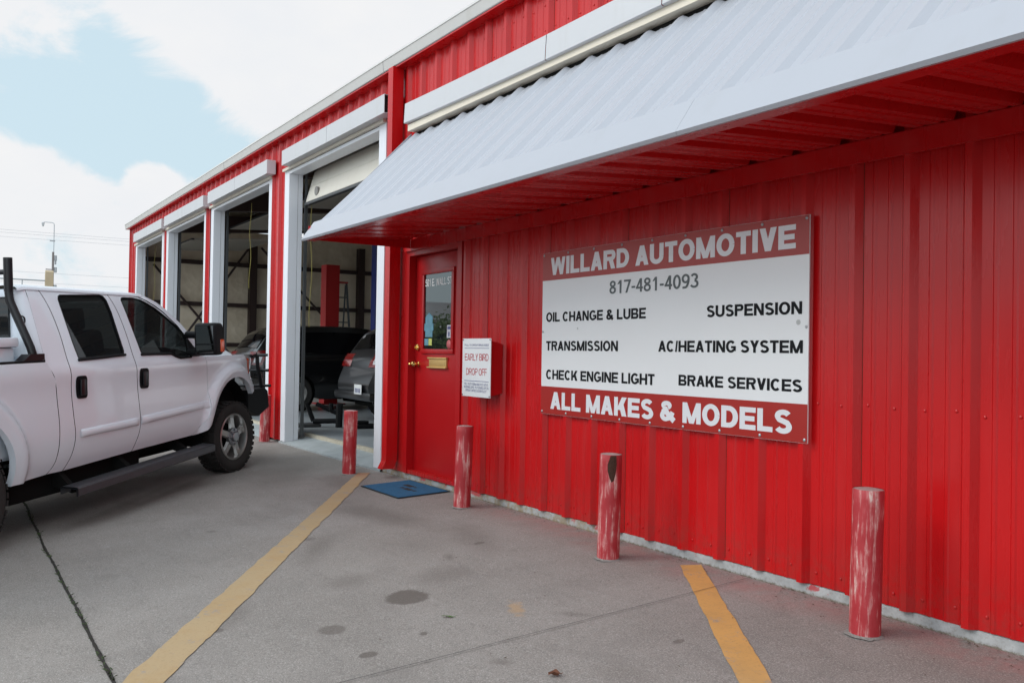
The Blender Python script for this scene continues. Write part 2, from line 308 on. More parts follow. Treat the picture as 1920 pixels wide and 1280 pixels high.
# ------------------------------------------------------------------ helpers
def tag(o, label=None, cat=None, group=None, kind=None):
    for k, v in (('label', label), ('category', cat), ('group', group), ('kind', kind)):
        if v: o[k] = v
    return o
def empty(name, loc=(0, 0, 0), **kw):
    o = bpy.data.objects.new(name, None); COL.objects.link(o); o.location = loc; o.empty_display_size = .2
    return tag(o, **kw)
class MB:
    def __init__(s): s.v = []; s.f = []; s.sm = []; s.mi = []
    def add(s, vs, fs, smooth=False, mi=0):
        b = len(s.v); s.v += [tuple(v) for v in vs]; s.f += [tuple(i+b for i in f) for f in fs]
        s.sm += [smooth]*len(fs); s.mi += [mi]*len(fs); return s
    def box(s, x0, x1, y0, y1, z0, z1, mi=0):
        vs = [(x, y, z) for z in (z0, z1) for y in (y0, y1) for x in (x0, x1)]
        return s.add(vs, [(0, 2, 3, 1), (4, 5, 7, 6), (0, 1, 5, 4), (2, 6, 7, 3), (0, 4, 6, 2), (1, 3, 7, 5)], mi=mi)
    def rbox(s, x0, x1, y0, y1, z0, z1, r=.02, mi=0, seg=2):
        bm = bmesh.new(); bmesh.ops.create_cube(bm, size=1)
        for v in bm.verts:
            v.co = Vector(((x0+x1)/2+v.co.x*(x1-x0), (y0+y1)/2+v.co.y*(y1-y0), (z0+z1)/2+v.co.z*(z1-z0)))
        bmesh.ops.bevel(bm, geom=list(bm.edges), offset=r, segments=seg, affect='EDGES', profile=.6)
        s.bm(bm, True, mi); return s
    def bm(s, bm, smooth=True, mi=0):
        bm.verts.ensure_lookup_table(); bm.verts.index_update()
        s.add([v.co.copy() for v in bm.verts], [[v.index for v in f.verts] for f in bm.faces], smooth, mi); bm.free(); return s
    def tube(s, pts, r, seg=10, caps=True, smooth=True, mi=0, flat=1.0):
        pts = [Vector(p) for p in pts]; rr = r if isinstance(r, (list, tuple)) else [r]*len(pts)
        vs = []; fs = []; up = None
        for i, p in enumerate(pts):
            tdir = ((pts[min(i+1, len(pts)-1)]-p).normalized()+(p-pts[max(i-1, 0)]).normalized()).normalized()
            if up is None:
                up = Vector((0, 0, 1)) if abs(tdir.z) < .9 else Vector((0, 1, 0))
            a = tdir.cross(up).normalized(); up = a.cross(tdir).normalized()
            for k in range(seg):
                an = 2*math.pi*k/seg; vs.append(p+(a*math.cos(an)+up*math.sin(an)*flat)*rr[i])
        for i in range(len(pts)-1):
            for k in range(seg):
                fs.append((i*seg+k, i*seg+(k+1) % seg, (i+1)*seg+(k+1) % seg, (i+1)*seg+k))
        s.add(vs, fs, smooth, mi)
        if caps:
            s.add(vs[:seg], [tuple(range(seg))[::-1]], False, mi); s.add(vs[-seg:], [tuple(range(seg))], False, mi)
        return s
    def cyl(s, a, b, r, seg=16, mi=0): return s.tube([a, b], r, seg, mi=mi)
    def lathe(s, prof, c=(0, 0, 0), axis='z', seg=32, mi=0, smooth=True):
        vs = []; fs = []
        for (r, h) in prof:
            for k in range(seg):
                an = 2*math.pi*k/seg; x, y = r*math.cos(an), r*math.sin(an)
                p = {'z': (x, y, h), 'y': (x, h, y), 'x': (h, x, y)}[axis]
                vs.append((p[0]+c[0], p[1]+c[1], p[2]+c[2]))
        for i in range(len(prof)-1):
            for k in range(seg):
                fs.append((i*seg+k, i*seg+(k+1) % seg, (i+1)*seg+(k+1) % seg, (i+1)*seg+k))
        return s.add(vs, fs, smooth, mi)
    def grid(s, rows, smooth=True, mi=0, close=False):
        n = len(rows[0]); vs = [p for r in rows for p in r]; fs = []
        for i in range(len(rows)-1):
            for k in range(n-1 if not close else n):
                fs.append((i*n+k, i*n+(k+1) % n, (i+1)*n+(k+1) % n, (i+1)*n+k))
        return s.add(vs, fs, smooth, mi)
    def prism(s, poly, fn, t0, t1, mi=0):      # poly 2D swept from t0 to t1; fn(a, b, t) -> xyz
        n = len(poly); vs = [fn(a, b, t) for t in (t0, t1) for a, b in poly]
        fs = [(i, (i+1) % n, n+(i+1) % n, n+i) for i in range(n)]
        s.add(vs, fs, mi=mi); s.add(vs[:n], [tuple(range(n))[::-1]], mi=mi); s.add(vs[n:], [tuple(range(n))], mi=mi); return s
    def build(s, name, mats, parent=None, sharp=35, recalc=True, **kw):
        me = bpy.data.meshes.new(name); me.from_pydata(s.v, [], s.f)
        for i, p in enumerate(me.polygons): p.use_smooth = s.sm[i]; p.material_index = s.mi[i]
        if recalc:
            bm = bmesh.new(); bm.from_mesh(me); bmesh.ops.remove_doubles(bm, verts=bm.verts, dist=1e-5)
            bmesh.ops.recalc_face_normals(bm, faces=bm.faces); bm.to_mesh(me); bm.free()
        if sharp: me.set_sharp_from_angle(angle=R(sharp))
        for mt in (mats if isinstance(mats, (list, tuple)) else [mats]): me.materials.append(mt)
        o = bpy.data.objects.new(name, me); COL.objects.link(o)
        if parent: o.parent = parent
        return tag(o, **kw)
ADV = dict(A=1.0, B=1.0, C=1.0, D=1.0, E=.92, F=.86, G=1.08, H=1.0, I=.40, K=1.0, L=.85, M=1.18, N=1.0, O=1.08, P=.93, R=1.0, S=.93, T=.87, U=1.0, V=.94, W=1.36, X=.94, Y=.93)
ADV.update({c: .78 for c in '0123456789'}); ADV.update({'&': 1.05, '/': .40, '-': .46, ' ': .40, '.': .38})
def glyph(ch, s):
    """block letter as a list of polygons-as-quad-strips in a cap height of 1; s is the stem width"""
    W = ADV[ch]-.10; t = s*.82; out = []
    def rect(a, b, c, d): out.append([(a, c), (a, d), (b, c), (b, d)])
    def diag(xa, ya, xb, yb, k=None):          # slanted bar of horizontal width k, left edges given
        k = k or s*1.06; out.append([(xa, ya), (xa+k, ya), (xb, yb), (xb+k, yb)])
    def band(pts, wv=None):
        st = []
        for i, (x, y) in enumerate(pts):
            x0, y0 = pts[max(i-1, 0)]; x1, y1 = pts[min(i+1, len(pts)-1)]
            dx, dy = x1-x0, y1-y0; l = math.hypot(dx, dy) or 1; dx /= l; dy /= l
            hw = math.hypot(s*dy, t*dx)/2 if not wv else wv/2
            st += [(x-dy*hw, y+dx*hw), (x+dy*hw, y-dx*hw)]
        out.append(st)
    def arc(cx, cy, rx, ry, a0, a1, n=18): return [(cx+rx*math.cos(R(a0+(a1-a0)*i/n)), cy+ry*math.sin(R(a0+(a1-a0)*i/n))) for i in range(n+1)]
    h = s/2; v = t/2
    if ch == 'I': rect(0, s, 0, 1); return out, s
    if ch == 'L': rect(0, s, 0, 1); rect(s, W, 0, t)
    elif ch in 'EF':
        rect(0, s, 0, 1); rect(s, W, 1-t, 1); rect(s, W*.93, .5-v, .5+v)
        if ch == 'E': rect(s, W, 0, t)
    elif ch == 'T': rect(0, W, 1-t, 1); rect(W/2-h, W/2+h, 0, 1-t)
    elif ch == 'H': rect(0, s, 0, 1); rect(W-s, W, 0, 1); rect(s, W-s, .5-v, .5+v)
    elif ch == 'A': diag(0, 0, W/2-h*1.05, 1); diag(W-s*1.06, 0, W/2-h*1.05, 1); rect(W*.2+s*.3, W*.8-s*.3, .2, .2+t*.9)
    elif ch == 'V': diag(0, 1, W/2-h*1.05, 0); diag(W-s*1.06, 1, W/2-h*1.05, 0)
    elif ch == 'W':
        k = s*.95; a = W*.25-k*.45; b = W/2-k/2; c = W*.75-k*.55
        diag(0, 1, a, 0, k); diag(b, 1, a, 0, k); diag(b, 1, c, 0, k); diag(W-k, 1, c, 0, k)
    elif ch == 'M': rect(0, s*.95, 0, 1); rect(W-s*.95, W, 0, 1); k = s*.98; diag(.0, 1, W/2-k/2, 0, k); diag(W-k, 1, W/2-k/2, 0, k)
    elif ch == 'N': rect(0, s*.95, 0, 1); rect(W-s*.95, W, 0, 1); diag(0, 1, W-s*1.1, 0, s*1.1)
    elif ch == 'K': rect(0, s, 0, 1); diag(s*.6, .32, W-s*1.25, 1, s*1.25); diag(s*.9+.1, .6, W-s*1.25, 0, s*1.25)
    elif ch == 'X': diag(0, 0, W-s*1.2, 1, s*1.2); diag(0, 1, W-s*1.2, 0, s*1.2)
    elif ch == 'Y': rect(W/2-h, W/2+h, 0, .45); diag(W/2-h, .42, 0, 1, s*1.1); diag(W/2-h*1.1, .42, W-s*1.1, 1, s*1.1)
    elif ch == 'O': band(arc(W/2, .5, W/2-h, .515-v, 0, 360, 40))
    elif ch == '0': band(arc(W/2, .5, W/2-h, .51-v, 0, 360, 40))
    elif ch == 'C': band(arc(W/2, .5, W/2-h, .515-v, 42, 318, 36))
    elif ch == 'G': band(arc(W/2, .5, W/2-h, .515-v, 42, 318, 36)); rect(W-s, W, .13, .54); rect(W*.52, W-s, .54-t*.9, .54)
    elif ch == 'U': rect(0, s, .36, 1); rect(W-s, W, .36, 1); band(arc(W/2, .36, W/2-h, .375-v, 180, 360, 20))
    elif ch == 'D':
        rect(0, s, 0, 1); rect(s, W*.45, 0, t); rect(s, W*.45, 1-t, 1); band(arc(W*.45, .5, W*.55-h, .5-v, -90, 90, 24))
    elif ch in 'PR':
        lo = .43; r = (1-lo)/2
        rect(0, s, 0, 1); rect(s, W-r, 1-t, 1); rect(s, W-r, lo, lo+t*.95); band(arc(W-r, lo+r, r-h, r-v, -90, 90, 18))
        if ch == 'R': diag(W-s*1.15, 0, W*.46, lo+.02, s*1.1)
    elif ch == 'B':
        rect(0, s, 0, 1); r1 = .26; r2 = .285
        rect(s, W-r2, 0, t); rect(s, W-r2, .57-t, .57); rect(s, W-.04-r1, 1-t, 1)
        band(arc(W-r2, r2, r2-h, r2-v, -90, 90, 16)); band(arc(W-.04-r1, 1-.235, r1-h, .235-v, -90, 90, 16))
    elif ch == 'S':
        r = W/2-h
        band(arc(W/2, .735, r*.93, .28-v, 22, 200, 18)+[(W*.27, .585), (W*.5, .525), (W*.74, .45)]+arc(W/2, .285, r, .3-v, 18, -158, 20))
    elif ch == '1': rect(W*.45, W*.45+s, 0, 1); diag(W*.1, .70, W*.45, 1, s*.9)
    elif ch == '7': rect(0, W, 1-t, 1); diag(W*.2, 0, W-s*1.05, 1-t*.5)
    elif ch == '4': rect(W*.58, W*.58+s, 0, 1); rect(0, W, .23, .23+t); diag(0, .3, W*.55, 1, s*.95)
    elif ch == '8': band(arc(W/2, .275, W/2-h, .285-v, 0, 360, 30)); band(arc(W/2, .755, W/2-h-.03, .255-v, 0, 360, 30))
    elif ch == '9': band(arc(W/2, .68, W/2-h, .33-v, 0, 360, 30)); band(arc(W*.42, .68, W*.58-h, .69-v, 0, -88, 20)+[(W*.12, .06)])
    elif ch == '6': band(arc(W/2, .32, W/2-h, .33-v, 0, 360, 30)); band(arc(W*.58, .32, W*.58-h, .69-v, 180, 92, 20)+[(W*.88, .94)])
    elif ch == '3': band(arc(W*.46, .745, W*.46-h, .265-v, 160, -80, 22)); band(arc(W*.46, .28, W*.54-h, .29-v, 85, -160, 24))
    elif ch == '5': rect(W*.1, W*.95, 1-t, 1); rect(W*.1, W*.1+s*.95, .5, 1); band(arc(W*.46, .32, W*.54-h, .33-v, 125, -160, 26))
    elif ch == '2': band(arc(W/2, .7, W/2-h, .31-v, 170, -30, 20)+[(W*.6, .38), (s*.6, .1)]); rect(0, W, 0, t)
    elif ch == '&':
        band(arc(W*.42, .78, W*.2, .22-v, -60, 235, 24)); band([(W*.26, .66), (W*.45, .42), (W*.72, .2), (W*.93, .03)], s*1.05)
        band([(W*.52, .62), (W*.36, .54), (W*.2, .46)]+arc(W*.36, .27, W*.36-h, .28-v, 130, 300, 18)+[(W*.62, .16), (W*.74, .28), (W*.83, .46)])
    elif ch == '/': diag(0, 0, W-s*.7, 1, s*.75)
    elif ch == '-': rect(0, W, .32, .32+t)
    elif ch == '.': rect(.04, .04+s, 0, s)
    return out, W
def text(s, x0, x1, z0, z1, y, mat, parent, stem=.2, name='lettering', fn=None):
    words = []; pen = 0; gap = .05+stem*.12
    for wd_ in s.split(' '):
        polys = []
        for ch in wd_:
            g, wd = glyph(ch, stem)
            polys += [[(x+pen, z) for x, z in p] for p in g]; pen += wd+gap
        words.append(polys); pen += .36
    pen -= gap+.36; sx = (x1-x0)/pen; sz = z1-z0
    for polys in words:
        mb = MB()
        for i, p in enumerate(polys):
            n = len(p)//2
            vs = [(x0+a*sx, y-.00004*(i % 5)-.000006*(k//2), z0+b*sz) for k, (a, b) in enumerate(p)]
            mb.add(vs, [(2*k, 2*k+1, 2*k+3, 2*k+2) for k in range(n-1)])
        last = mb.build(name, mat, parent, sharp=None, recalc=False)
    return last
def gz(x, y): return .045*max(min(y, 0), -14)
PER = .3048; RIB0 = 1.8326-.042
def corr(x0, x1, h=.035, minor=.005, base=.088, top=.034):
    pts = []
    k0 = math.floor((x0-RIB0)/PER)-1; k = k0
    while RIB0+k*PER < x1+PER:
        c = RIB0+k*PER
        pts += [(c-base/2, 0), (c-top/2, h), (c+top/2, h), (c+base/2, 0)]
        for q in (.36, .64):
            e = c+PER*q
            pts += [(e-.014, 0), (e-.007, minor), (e+.007, minor), (e+.014, 0)]
        k += 1
    out = []
    for i in range(len(pts)-1):
        (a, ha), (b, hb) = pts[i], pts[i+1]
        if a <= x0 < b: out.append((x0, ha+(hb-ha)*(x0-a)/(b-a)))
        if x0 < a < x1: out.append((a, ha))
        if a < x1 <= b: out.append((x1, ha+(hb-ha)*(x1-a)/(b-a)))
    out.sort(); res = []
    for q in out:
        if not res or q[0]-res[-1][0] > 1e-5: res.append(q)
    return res
def wallpanel(mb, x0, x1, z0, z1, y=0, wavy=0):
    prof = corr(x0, x1)
    lo = [(x, y-h, z0+(wavy*noise.noise((x*1.7, 3.1, 0))+wavy*.7*noise.noise((x*6, 1.1, 0)) if wavy else 0)) for x, h in prof]
    mb.add(lo+[(x, y-h, z1) for x, h in prof], [(i, i+1, len(prof)+i+1, len(prof)+i) for i in range(len(prof)-1)])

# ------------------------------------------------------------------ ground
def ground():
    mb = MB()
    xs = [-900, -200, -60, -30, -20]+[x*.5 for x in range(-36, 25)]+[16, 30, 80, 300, 900]
    ys = [-900, -300, -80, -30, -20, -14]+[-y*.5 for y in range(26, -1, -1)]
    mb.grid([[(x, y, gz(x, y)) for x in xs] for y in ys], False)
    ys2 = [0, 2, 30, 200, 900]
    mb.grid([[(x, y, 0) for x in xs] for y in ys2], False)
    return mb.build('ground', M['concrete'], kind='structure', sharp=None)
ground()
def strip(name, pts0, pts1, mat, lift, jag=.004, n=60, **kw):
    mb = MB(); a0, a1 = Vector(pts0[0]), Vector(pts0[1]); b0, b1 = Vector(pts1[0]), Vector(pts1[1]); va = []; vb = []
    for i in range(n+1):
        f = i/n; p = a0.lerp(a1, f); q = b0.lerp(b1, f); wv = (q-p).normalized()
        p = p+wv*jag*(noise.noise((f*n*.3, 0, lift*99))+noise.noise((f*n*.9, 5, 0))*.6); q = q+wv*jag*(noise.noise((f*n*.3, 9, 0))+noise.noise((f*n*.9, 15, 0))*.6)
        va.append((p.x, p.y, gz(0, p.y)+lift)); vb.append((q.x, q.y, gz(0, q.y)+lift))
    mb.grid([va, vb], False)
    return mb.build(name, mat, kind='structure', sharp=None, **kw)
def ext(a, b, f): a = Vector(a); b = Vector(b); return tuple(a+(b-a)*f)
strip('parking_line', (ext((-2.98, -.135), (1.645, -3.111), 1.25), (-2.98, -.135)), (ext((-3.05, -.245), (1.53, -3.26), 1.25), (-3.05, -.245)), M['line'], .004, .012, 160)
strip('parking_line', ((1.603, -.137), ext((1.603, -.137), (3.045, -1.193), 2.2)), ((1.673, -.03), ext((1.673, -.03), (3.126, -1.081), 2.2)), M['line'], .004, .008, 70)
strip('control_joint', ((2.045, -.01), (2.135, -4.6)), ((2.049, -.01), (2.140, -4.6)), M['groove'], .0085, .0012, 260)
cr = MB(); lo = []; hi = []
for i in range(420):
    x = -9+i*.032; c = -3.265-.022*(x+4)/5.5+.02*noise.noise((x*1.1, 7, 0)); wd = .008+.009*abs(noise.noise((x*4, 2, 0)))+.006*noise.noise((x*19, 4, 0))
    lo.append((x, c-wd, gz(0, c)+.004)); hi.append((x, c+wd*.8, gz(0, c)+.004))
cr.grid([lo, hi], False); cr.build('expansion_joint', M['crack'], kind='structure', sharp=None)
wd = MB()
for i in range(520):
    x = random.uniform(-6.5, 2.4)
    if noise.noise((x*1.7, 0, 3)) < -.05 and random.random() < .85: continue
    c = -3.265-.022*(x+4)/5.5+.02*noise.noise((x*1.1, 7, 0))+random.gauss(0, .007); z = gz(0, c)+.003
    a = random.uniform(0, 6.28); l = random.uniform(.008, .03); s = random.uniform(.002, .004)
    dx, dy = math.cos(a), math.sin(a)
    wd.add([(x-dy*s, c+dx*s, z), (x+dy*s, c-dx*s, z), (x+dx*l*.6+dy*s*.8, c+dy*l*.6-dx*s*.8, z+l*.5), (x+dx*l, c+dy*l, z+l*.45)], [(0, 1, 2), (0, 2, 3)])
wd.build('weeds', M['weed'], kind='stuff', sharp=None, label='low green weeds sprouting from the open slab joint', cat='weeds')
# leaf litter along the wall foot
lt = MB()
def flake(mb, x, y, s):
    z = gz(x, y)+.005; a = random.uniform(0, 6.28); e = random.uniform(.3, .6)
    pts = [(math.cos(a)*s, math.sin(a)*s), (-math.sin(a)*s*e, math.cos(a)*s*e), (-math.cos(a)*s, -math.sin(a)*s), (math.sin(a)*s*e, -math.cos(a)*s*e)]
    mb.add([(x+p, y+q, z+random.uniform(0, s*.5)) for p, q in pts], [(0, 1, 2, 3)])
for i in range(900):
    x = random.uniform(-1.2, 6)
    if random.random() < .25+.5*(noise.noise((x*2.2, 0, 1)) < 0): continue
    flake(lt, x, -.012-abs(random.gauss(0, .035))*(1 if random.random() < .7 else 5), random.uniform(.003, .010))
for i in range(90): flake(lt, random.uniform(.3, 4.5), random.uniform(-2.4, -.1), random.uniform(.003, .009))
lt.build('leaf_litter', M['litter'], kind='stuff', sharp=None, label='crumbled dry leaf litter along the foot of the red wall', cat='leaf litter')
def leaf(x, y, l, wdt, rot, mat, curl, name, label):
    mb = MB(); rows = []
    for i in range(9):
        f = i/8; hw = wdt*math.sin(math.pi*min(1, f*.92+.06))**.8; row = []
        for k in range(5):
            s = (k-2)/2; row.append(((f-.5)*l, s*hw, .004+curl*(s*s*hw*.9+.12*l*(f-.5)**2)+curl*.004*math.sin(f*9+s*2)+.003*noise.noise((f*6, s*3, x))))
        rows.append(row)
    mb.grid(rows); mb.tube([(l*.5, 0, .006), (l*.62, .004, .012)], .0012, 5)
    o = mb.build(name, mat, label=label, cat='leaf', recalc=False); o.location = (x, y, gz(x, y)+.003); o.rotation_euler = (0, 0, rot); return o
leaf(2.549, -1.75, .055, .017, 1.1, M['leafb'], 1.0, 'dry_leaf', 'curled reddish brown dry leaf on the concrete near the bottom edge')
leaf(1.611, -1.741, .07, .009, .75, M['leafg'], .2, 'green_leaf', 'slim green leaf lying on the grey concrete beside the dark stain')

# ------------------------------------------------------------------ building
bld = empty('auto_shop_building', label='long red corrugated metal repair shop with white gutter, awning and four open bays', cat='building')
XL, XR, EAVE = -17.7, 9.0, 4.15
w_ = MB()
wallpanel(w_, -1.315, XR, .060, EAVE, 0, .005)
wallpanel(w_, -2.72, -1.3155, 2.275, EAVE)
wallpanel(w_, XL, -2.7205, 3.72, EAVE)
w_.build('wall', M['red'], bld, sharp=None, recalc=False)
BAYS = [(-6.22, -2.98), (-10.10, -6.73), (-13.64, -10.39), (-17.03, -13.90)]   # outer jamb faces
pil = MB()
for a, b in [(-6.73, -6.22), (-10.39, -10.10), (-13.90, -13.64), (XL, -17.03)]:
    pil = MB(); wallpanel(pil, a, b, .03, 3.7195, -.001); pil.build('pilaster', M['red'], bld, sharp=None, recalc=False)
MB().box(-2.979, -2.4302, -.012, .02, .06, 3.7195).build('pilaster', M['red'], bld, sharp=None)
MB().box(-17.74, -17.7005, -.05, .05, 0, EAVE).build('corner_trim', M['red'], bld, sharp=None)
# foundation + ramp + bay floors
fd = MB(); xs = [-2.96+i*.04 for i in range(300)]
def fy(x): return -.004+.003*noise.noise((x*1.3, 0, 0))+.0015*noise.noise((x*9, 1, 0))
fd.grid([[(x, fy(x)-.004, -.06) for x in xs], [(x, fy(x)-.002, .02) for x in xs], [(x, fy(x)+.001, .0555+.001*noise.noise((x*5, 4, 0))) for x in xs], [(x, .03, .062) for x in xs], [(x, .3, .062) for x in xs]])
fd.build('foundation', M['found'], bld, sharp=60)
rp = MB()
for a, b in BAYS:
    n = 60; xs2 = [a-.05+(b-a+.05)*i/n for i in range(n+1)]
    rp.grid([[(x, -.03+.012*noise.noise((x*3, 2, 0)), -.04) for x in xs2], [(x, -.026+.012*noise.noise((x*3, 2, 0)), .018+.006*noise.noise((x*6, 3, 0))) for x in xs2],
             [(x, .0, .03) for x in xs2], [(x, .34+.015*noise.noise((x*4, 1, 0)), .075) for x in xs2]])
rp.build('ramp', simple('ramp_paint', (.33, .36, .37), .6, var=.4, vscale=5, bump=.3, bscale=40), bld, sharp=50)
rl = MB()
for a, b in BAYS:
    n = 60; xs2 = [a-.05+(b-a+.05)*i/n for i in range(n+1)]
    rl.grid([[(x, .335+.015*noise.noise((x*4, 1, 0)), .06) for x in xs2], [(x, .345+.015*noise.noise((x*4, 1, 0)), .112) for x in xs2], [(x, .40+.02*noise.noise((x*5, 5, 0)), .116) for x in xs2]])
rl.build('floor_lip', simple('worn_lip', (.42, .38, .30), .9, var=.4, vscale=12, bump=.5, bscale=60), bld, sharp=50)
MB().box(XL, -2.9, .36, 14, .02, .112).build('bay_floor', M['floor'], bld)
# jambs and heads
for a, b in BAYS:
    j = MB()
    j.box(a, a+.175, -.022, .0, .03, 3.6995); j.box(a+.1755, a+.182, -.020, .098, .03, 3.62); j.box(a+.1755, a+.180, .103, .165, .03, 3.62)
    j.build('door_jamb', M['jamb'], bld)
    j = MB()
    j.box(b-.175, b, -.022, .0, .03, 3.6995); j.box(b-.182, b-.1755, -.020, .165, .03, 3.62)
    j.build('door_jamb', M['jamb'], bld)
    MB().box(a+.176, b-.176, -.021, .165, 3.6205, 3.66).build('door_head', M['jamb'], bld)
    for s, x in ((1, a+.21), (-1, b-.21)):
        MB().box(x-.016, x+.016, .185, .225, .1, 3.3).box(x-.012, x+.012, .19, .22, 3.3, 3.9).build('door_track', M['steel'], bld)
    MB().box(a-.0, b+.0, -.06, -.0225, 3.665, 3.7).build('track_flashing', mat_white('track_cream', (.62, .57, .48), .5) if 'tc' not in M else M['tc'], bld)
hdrs = [(-5.97, -2.755), (-9.82, -6.60), (-13.26, -10.13), (-16.6, -13.52)]
for a, b in hdrs:
    h = MB(); mid = (a+b)/2
    for p, q in ((a, mid-.004), (mid+.004, b)):
        h.box(p, q, -.155, -.150, 3.70, 3.893); h.box(p, q, -.15, -.031, 3.70, 3.705); h.box(p, q, -.15, -.031, 3.888, 3.893)
    h.box(a, a+.004, -.15, -.031, 3.7052, 3.8878)
    if a < -6: h.box(b-.004, b, -.15, -.031, 3.7052, 3.8878)
    o = h.build('track_cover', M['white'], bld)
    MB().box(a+.01, b-.03, -.14, -.035, 3.715, 3.88).build('rail', M['dk'], o)  # black block stands in for the shade inside the hollow cover
# office track cover (sags a little) with a pale track below
def sag(x): return 3.480-.012*math.sin((x+2.25)*.9)-.006*(x+2.25)
oh = MB()
for p, q in ((-2.262, .128), (.136, 1.40), (1.408, XR)):
    xs3 = [p+(q-p)*i/12 for i in range(13)]
    pr = [(-.034, .197), (-.15, .2), (-.158, .195), (-.168, .006), (-.16, .0), (-.034, .002)]
    oh.grid([[(x, y, sag(x)+z) for y, z in pr] for x in xs3], False)
    if p < -2: oh.add([(p, y, sag(p)+z) for y, z in pr], [tuple(range(6))])
oh.build('track_cover', M['white'], bld, sharp=None)
MB().box(-2.245, XR, -.132, -.031, 3.408, 3.470).build('track_flashing', mat_white('track_cream_paint', (.74, .67, .55), .5, .15), bld)
# gutter
gt = MB(); prof = [(-.005, 4.142), (-.125, 4.134), (-.133, 4.14), (-.145, 4.235), (-.152, 4.241), (-.07, 4.325), (-.0, 4.335)]
xs4 = [XL-.14+i*.31 for i in range(90)]
gt.grid([[(x, y, z+.004*noise.noise((x*.8, 0, z))) for y, z in prof] for x in xs4], False)
gt.add([(xs4[0], y, z) for y, z in prof], [tuple(range(7))])
gu = gt.build('gutter', M['gutter'], bld, sharp=None)
for x in (-2.83, -8.9, -15):
    gs = MB()
    for (y0, z0), (y1, z1) in zip(prof[1:-1], prof[2:]): gs.add([(x, y0-.002, z0), (x+.006, y0-.002, z0), (x+.006, y1-.002, z1+.002), (x, y1-.002, z1+.002)], [(0, 1, 2, 3)])
    gs.build('seam', M['seam'], gu, sharp=None, recalc=False)
MB().box(XL, XR, -.122, -.002, 4.118, 4.131).build('eave_trim', M['red'], bld, sharp=None)
rf = MB()
for ya, yb in ((-.05, 3.4), (4.6, 6.5), (6.5, 7.4), (8.8, 14)):
    zf = lambda y: 4.333+(4.84-4.333)*(y+.05)/6.55 if y <= 6.5 else 4.84-.64*(y-6.5)/7.5
    rf.add([(XL-.1, ya, zf(ya)), (XR, ya, zf(ya)), (XR, yb, zf(yb)), (XL-.1, yb, zf(yb))], [(0, 1, 2, 3)])
for ya, yb in ((3.4, 4.6), (7.4, 8.8)): MB().add([(XL-.1, ya, zf(ya)), (XR, ya, zf(ya)), (XR, yb, zf(yb)), (XL-.1, yb, zf(yb))], [(0, 1, 2, 3)]).build('added_skylight', M['skyl'], bld, sharp=None)  # unseen roof panels added to let light into the bays, nearly opaque
rf.build('roof', M['roofm'], bld, sharp=None)
# downspout
ds = MB(); x0, x1 = -2.665, -2.555
path = [(-.095, 4.125), (-.095, .22), (-.10, .16), (-.14, .085)]
rows = []
for y, z in path: rows.append([(x0, y-.06, z), (x1, y-.06, z), (x1, y+.06, z+.0), (x0, y+.06, z+.0)])
ds.grid(rows, False, close=True); ds.build('downspout', M['red'], bld, sharp=None)
# awning
aw = MB(); yT, zT, yB, zB = -.065, 3.366, -1.125, 2.31
sl_ = math.hypot(yB-yT, zB-zT); nx, nz = (zT-zB)/sl_, (yT-yB)/sl_    # outward normal = (-nx? , nz)
prof = corr(-2.29, XR, h=.025, minor=.004, base=.105, top=.035)
rows = []
for f in (0, .45, .895): rows.append([(x, yT+(yB-yT)*f-nx*h, zT+(zB-zT)*f+nz*h) for x, h in prof])
aw.grid(rows, False); awn = aw.build('awning', M['awn'], bld, sharp=None)
et = MB(); k = .175/sl_
for p, q in ((-2.305, -.017), (-.0155, 2.6), (2.6015, 5.4), (5.4015, XR)):
    d_ = .0 if p < -1 else .002*(p % 1)
    A = (yB+(yT-yB)*k*.86-nx*.037, zB+(zT-zB)*k*.86+nz*.037+d_); B = (-1.163, 2.274); Cc = (-1.150, 2.258)
    et.prism([A, B, Cc, (Cc[0]+.02, Cc[1]+.002), (B[0]+.03, B[1]+.012), (A[0]+.006, A[1]-.006)], lambda a, b, t: (t, a, b), p, q)
et.build('edge_trim', M['awn'], awn, sharp=None)
se = MB(); se.prism([(yT, zT+.04), (yT, zT-.02), (yB-.0, zB-.04), (-1.15, 2.268)], lambda a, b, t: (t, a, b), -2.304, -2.294); se.build('end_trim', M['awn'], awn, sharp=None)
sf = MB(); prof = corr(-2.29, XR, h=-.05, minor=-.006, base=.115, top=.075)
sf.grid([[(x, -1.11, 2.285+h*-1) for x, h in prof], [(x, -.062, 2.362+h*-1) for x, h in prof]], False); sf.build('soffit', M['red'], awn, sharp=None, recalc=False)
MB().box(-2.29, XR, -1.126, -1.045, 2.262, 2.276).box(-2.29, XR, -1.045, -1.04, 2.262, 2.30).build('soffit_edge', M['red'], awn, sharp=None)
MB().box(-2.295, -2.291, -1.1, -.06, 2.275, 2.40).build('soffit_end', M['red'], awn, sharp=None)
MB().box(-2.43, XR, -.058, -.0315, 2.25, 2.361).build('ledger', M['red'], awn, sharp=None)
MB().box(-2.25, XR, -.0405, -.0365, 3.30, 3.4075).build('gap_shade', M['dk'], awn)  # black strip stands in for shade in the gaps between ribs
for k in range(-3, 3):
    x = RIB0+PER*3*k+.046
    if -1.25 < x < 7: MB().box(x, x+.0022, -.0015, -.0002, .075, 4.14).build('lap_seam', M['rust'], bld)
# wall screws
scs = MB()
for x in [RIB0+k*PER+dx for k in range(-10, 8) for dx in (.075, .23)]:
    for z, on in ((.13, 1), (1.02, .55), (3.78, 1), (3.98, .7)):
        if random.random() < on: scs.lathe([(.0075, 0), (.0075, -.004), (.003, -.006), (0, -.0062)], (x+random.uniform(-.01, .01), -.0004, z+random.uniform(-.012, .012)), 'y', 8)
scs.build('screws', M['red'], bld, kind='stuff')
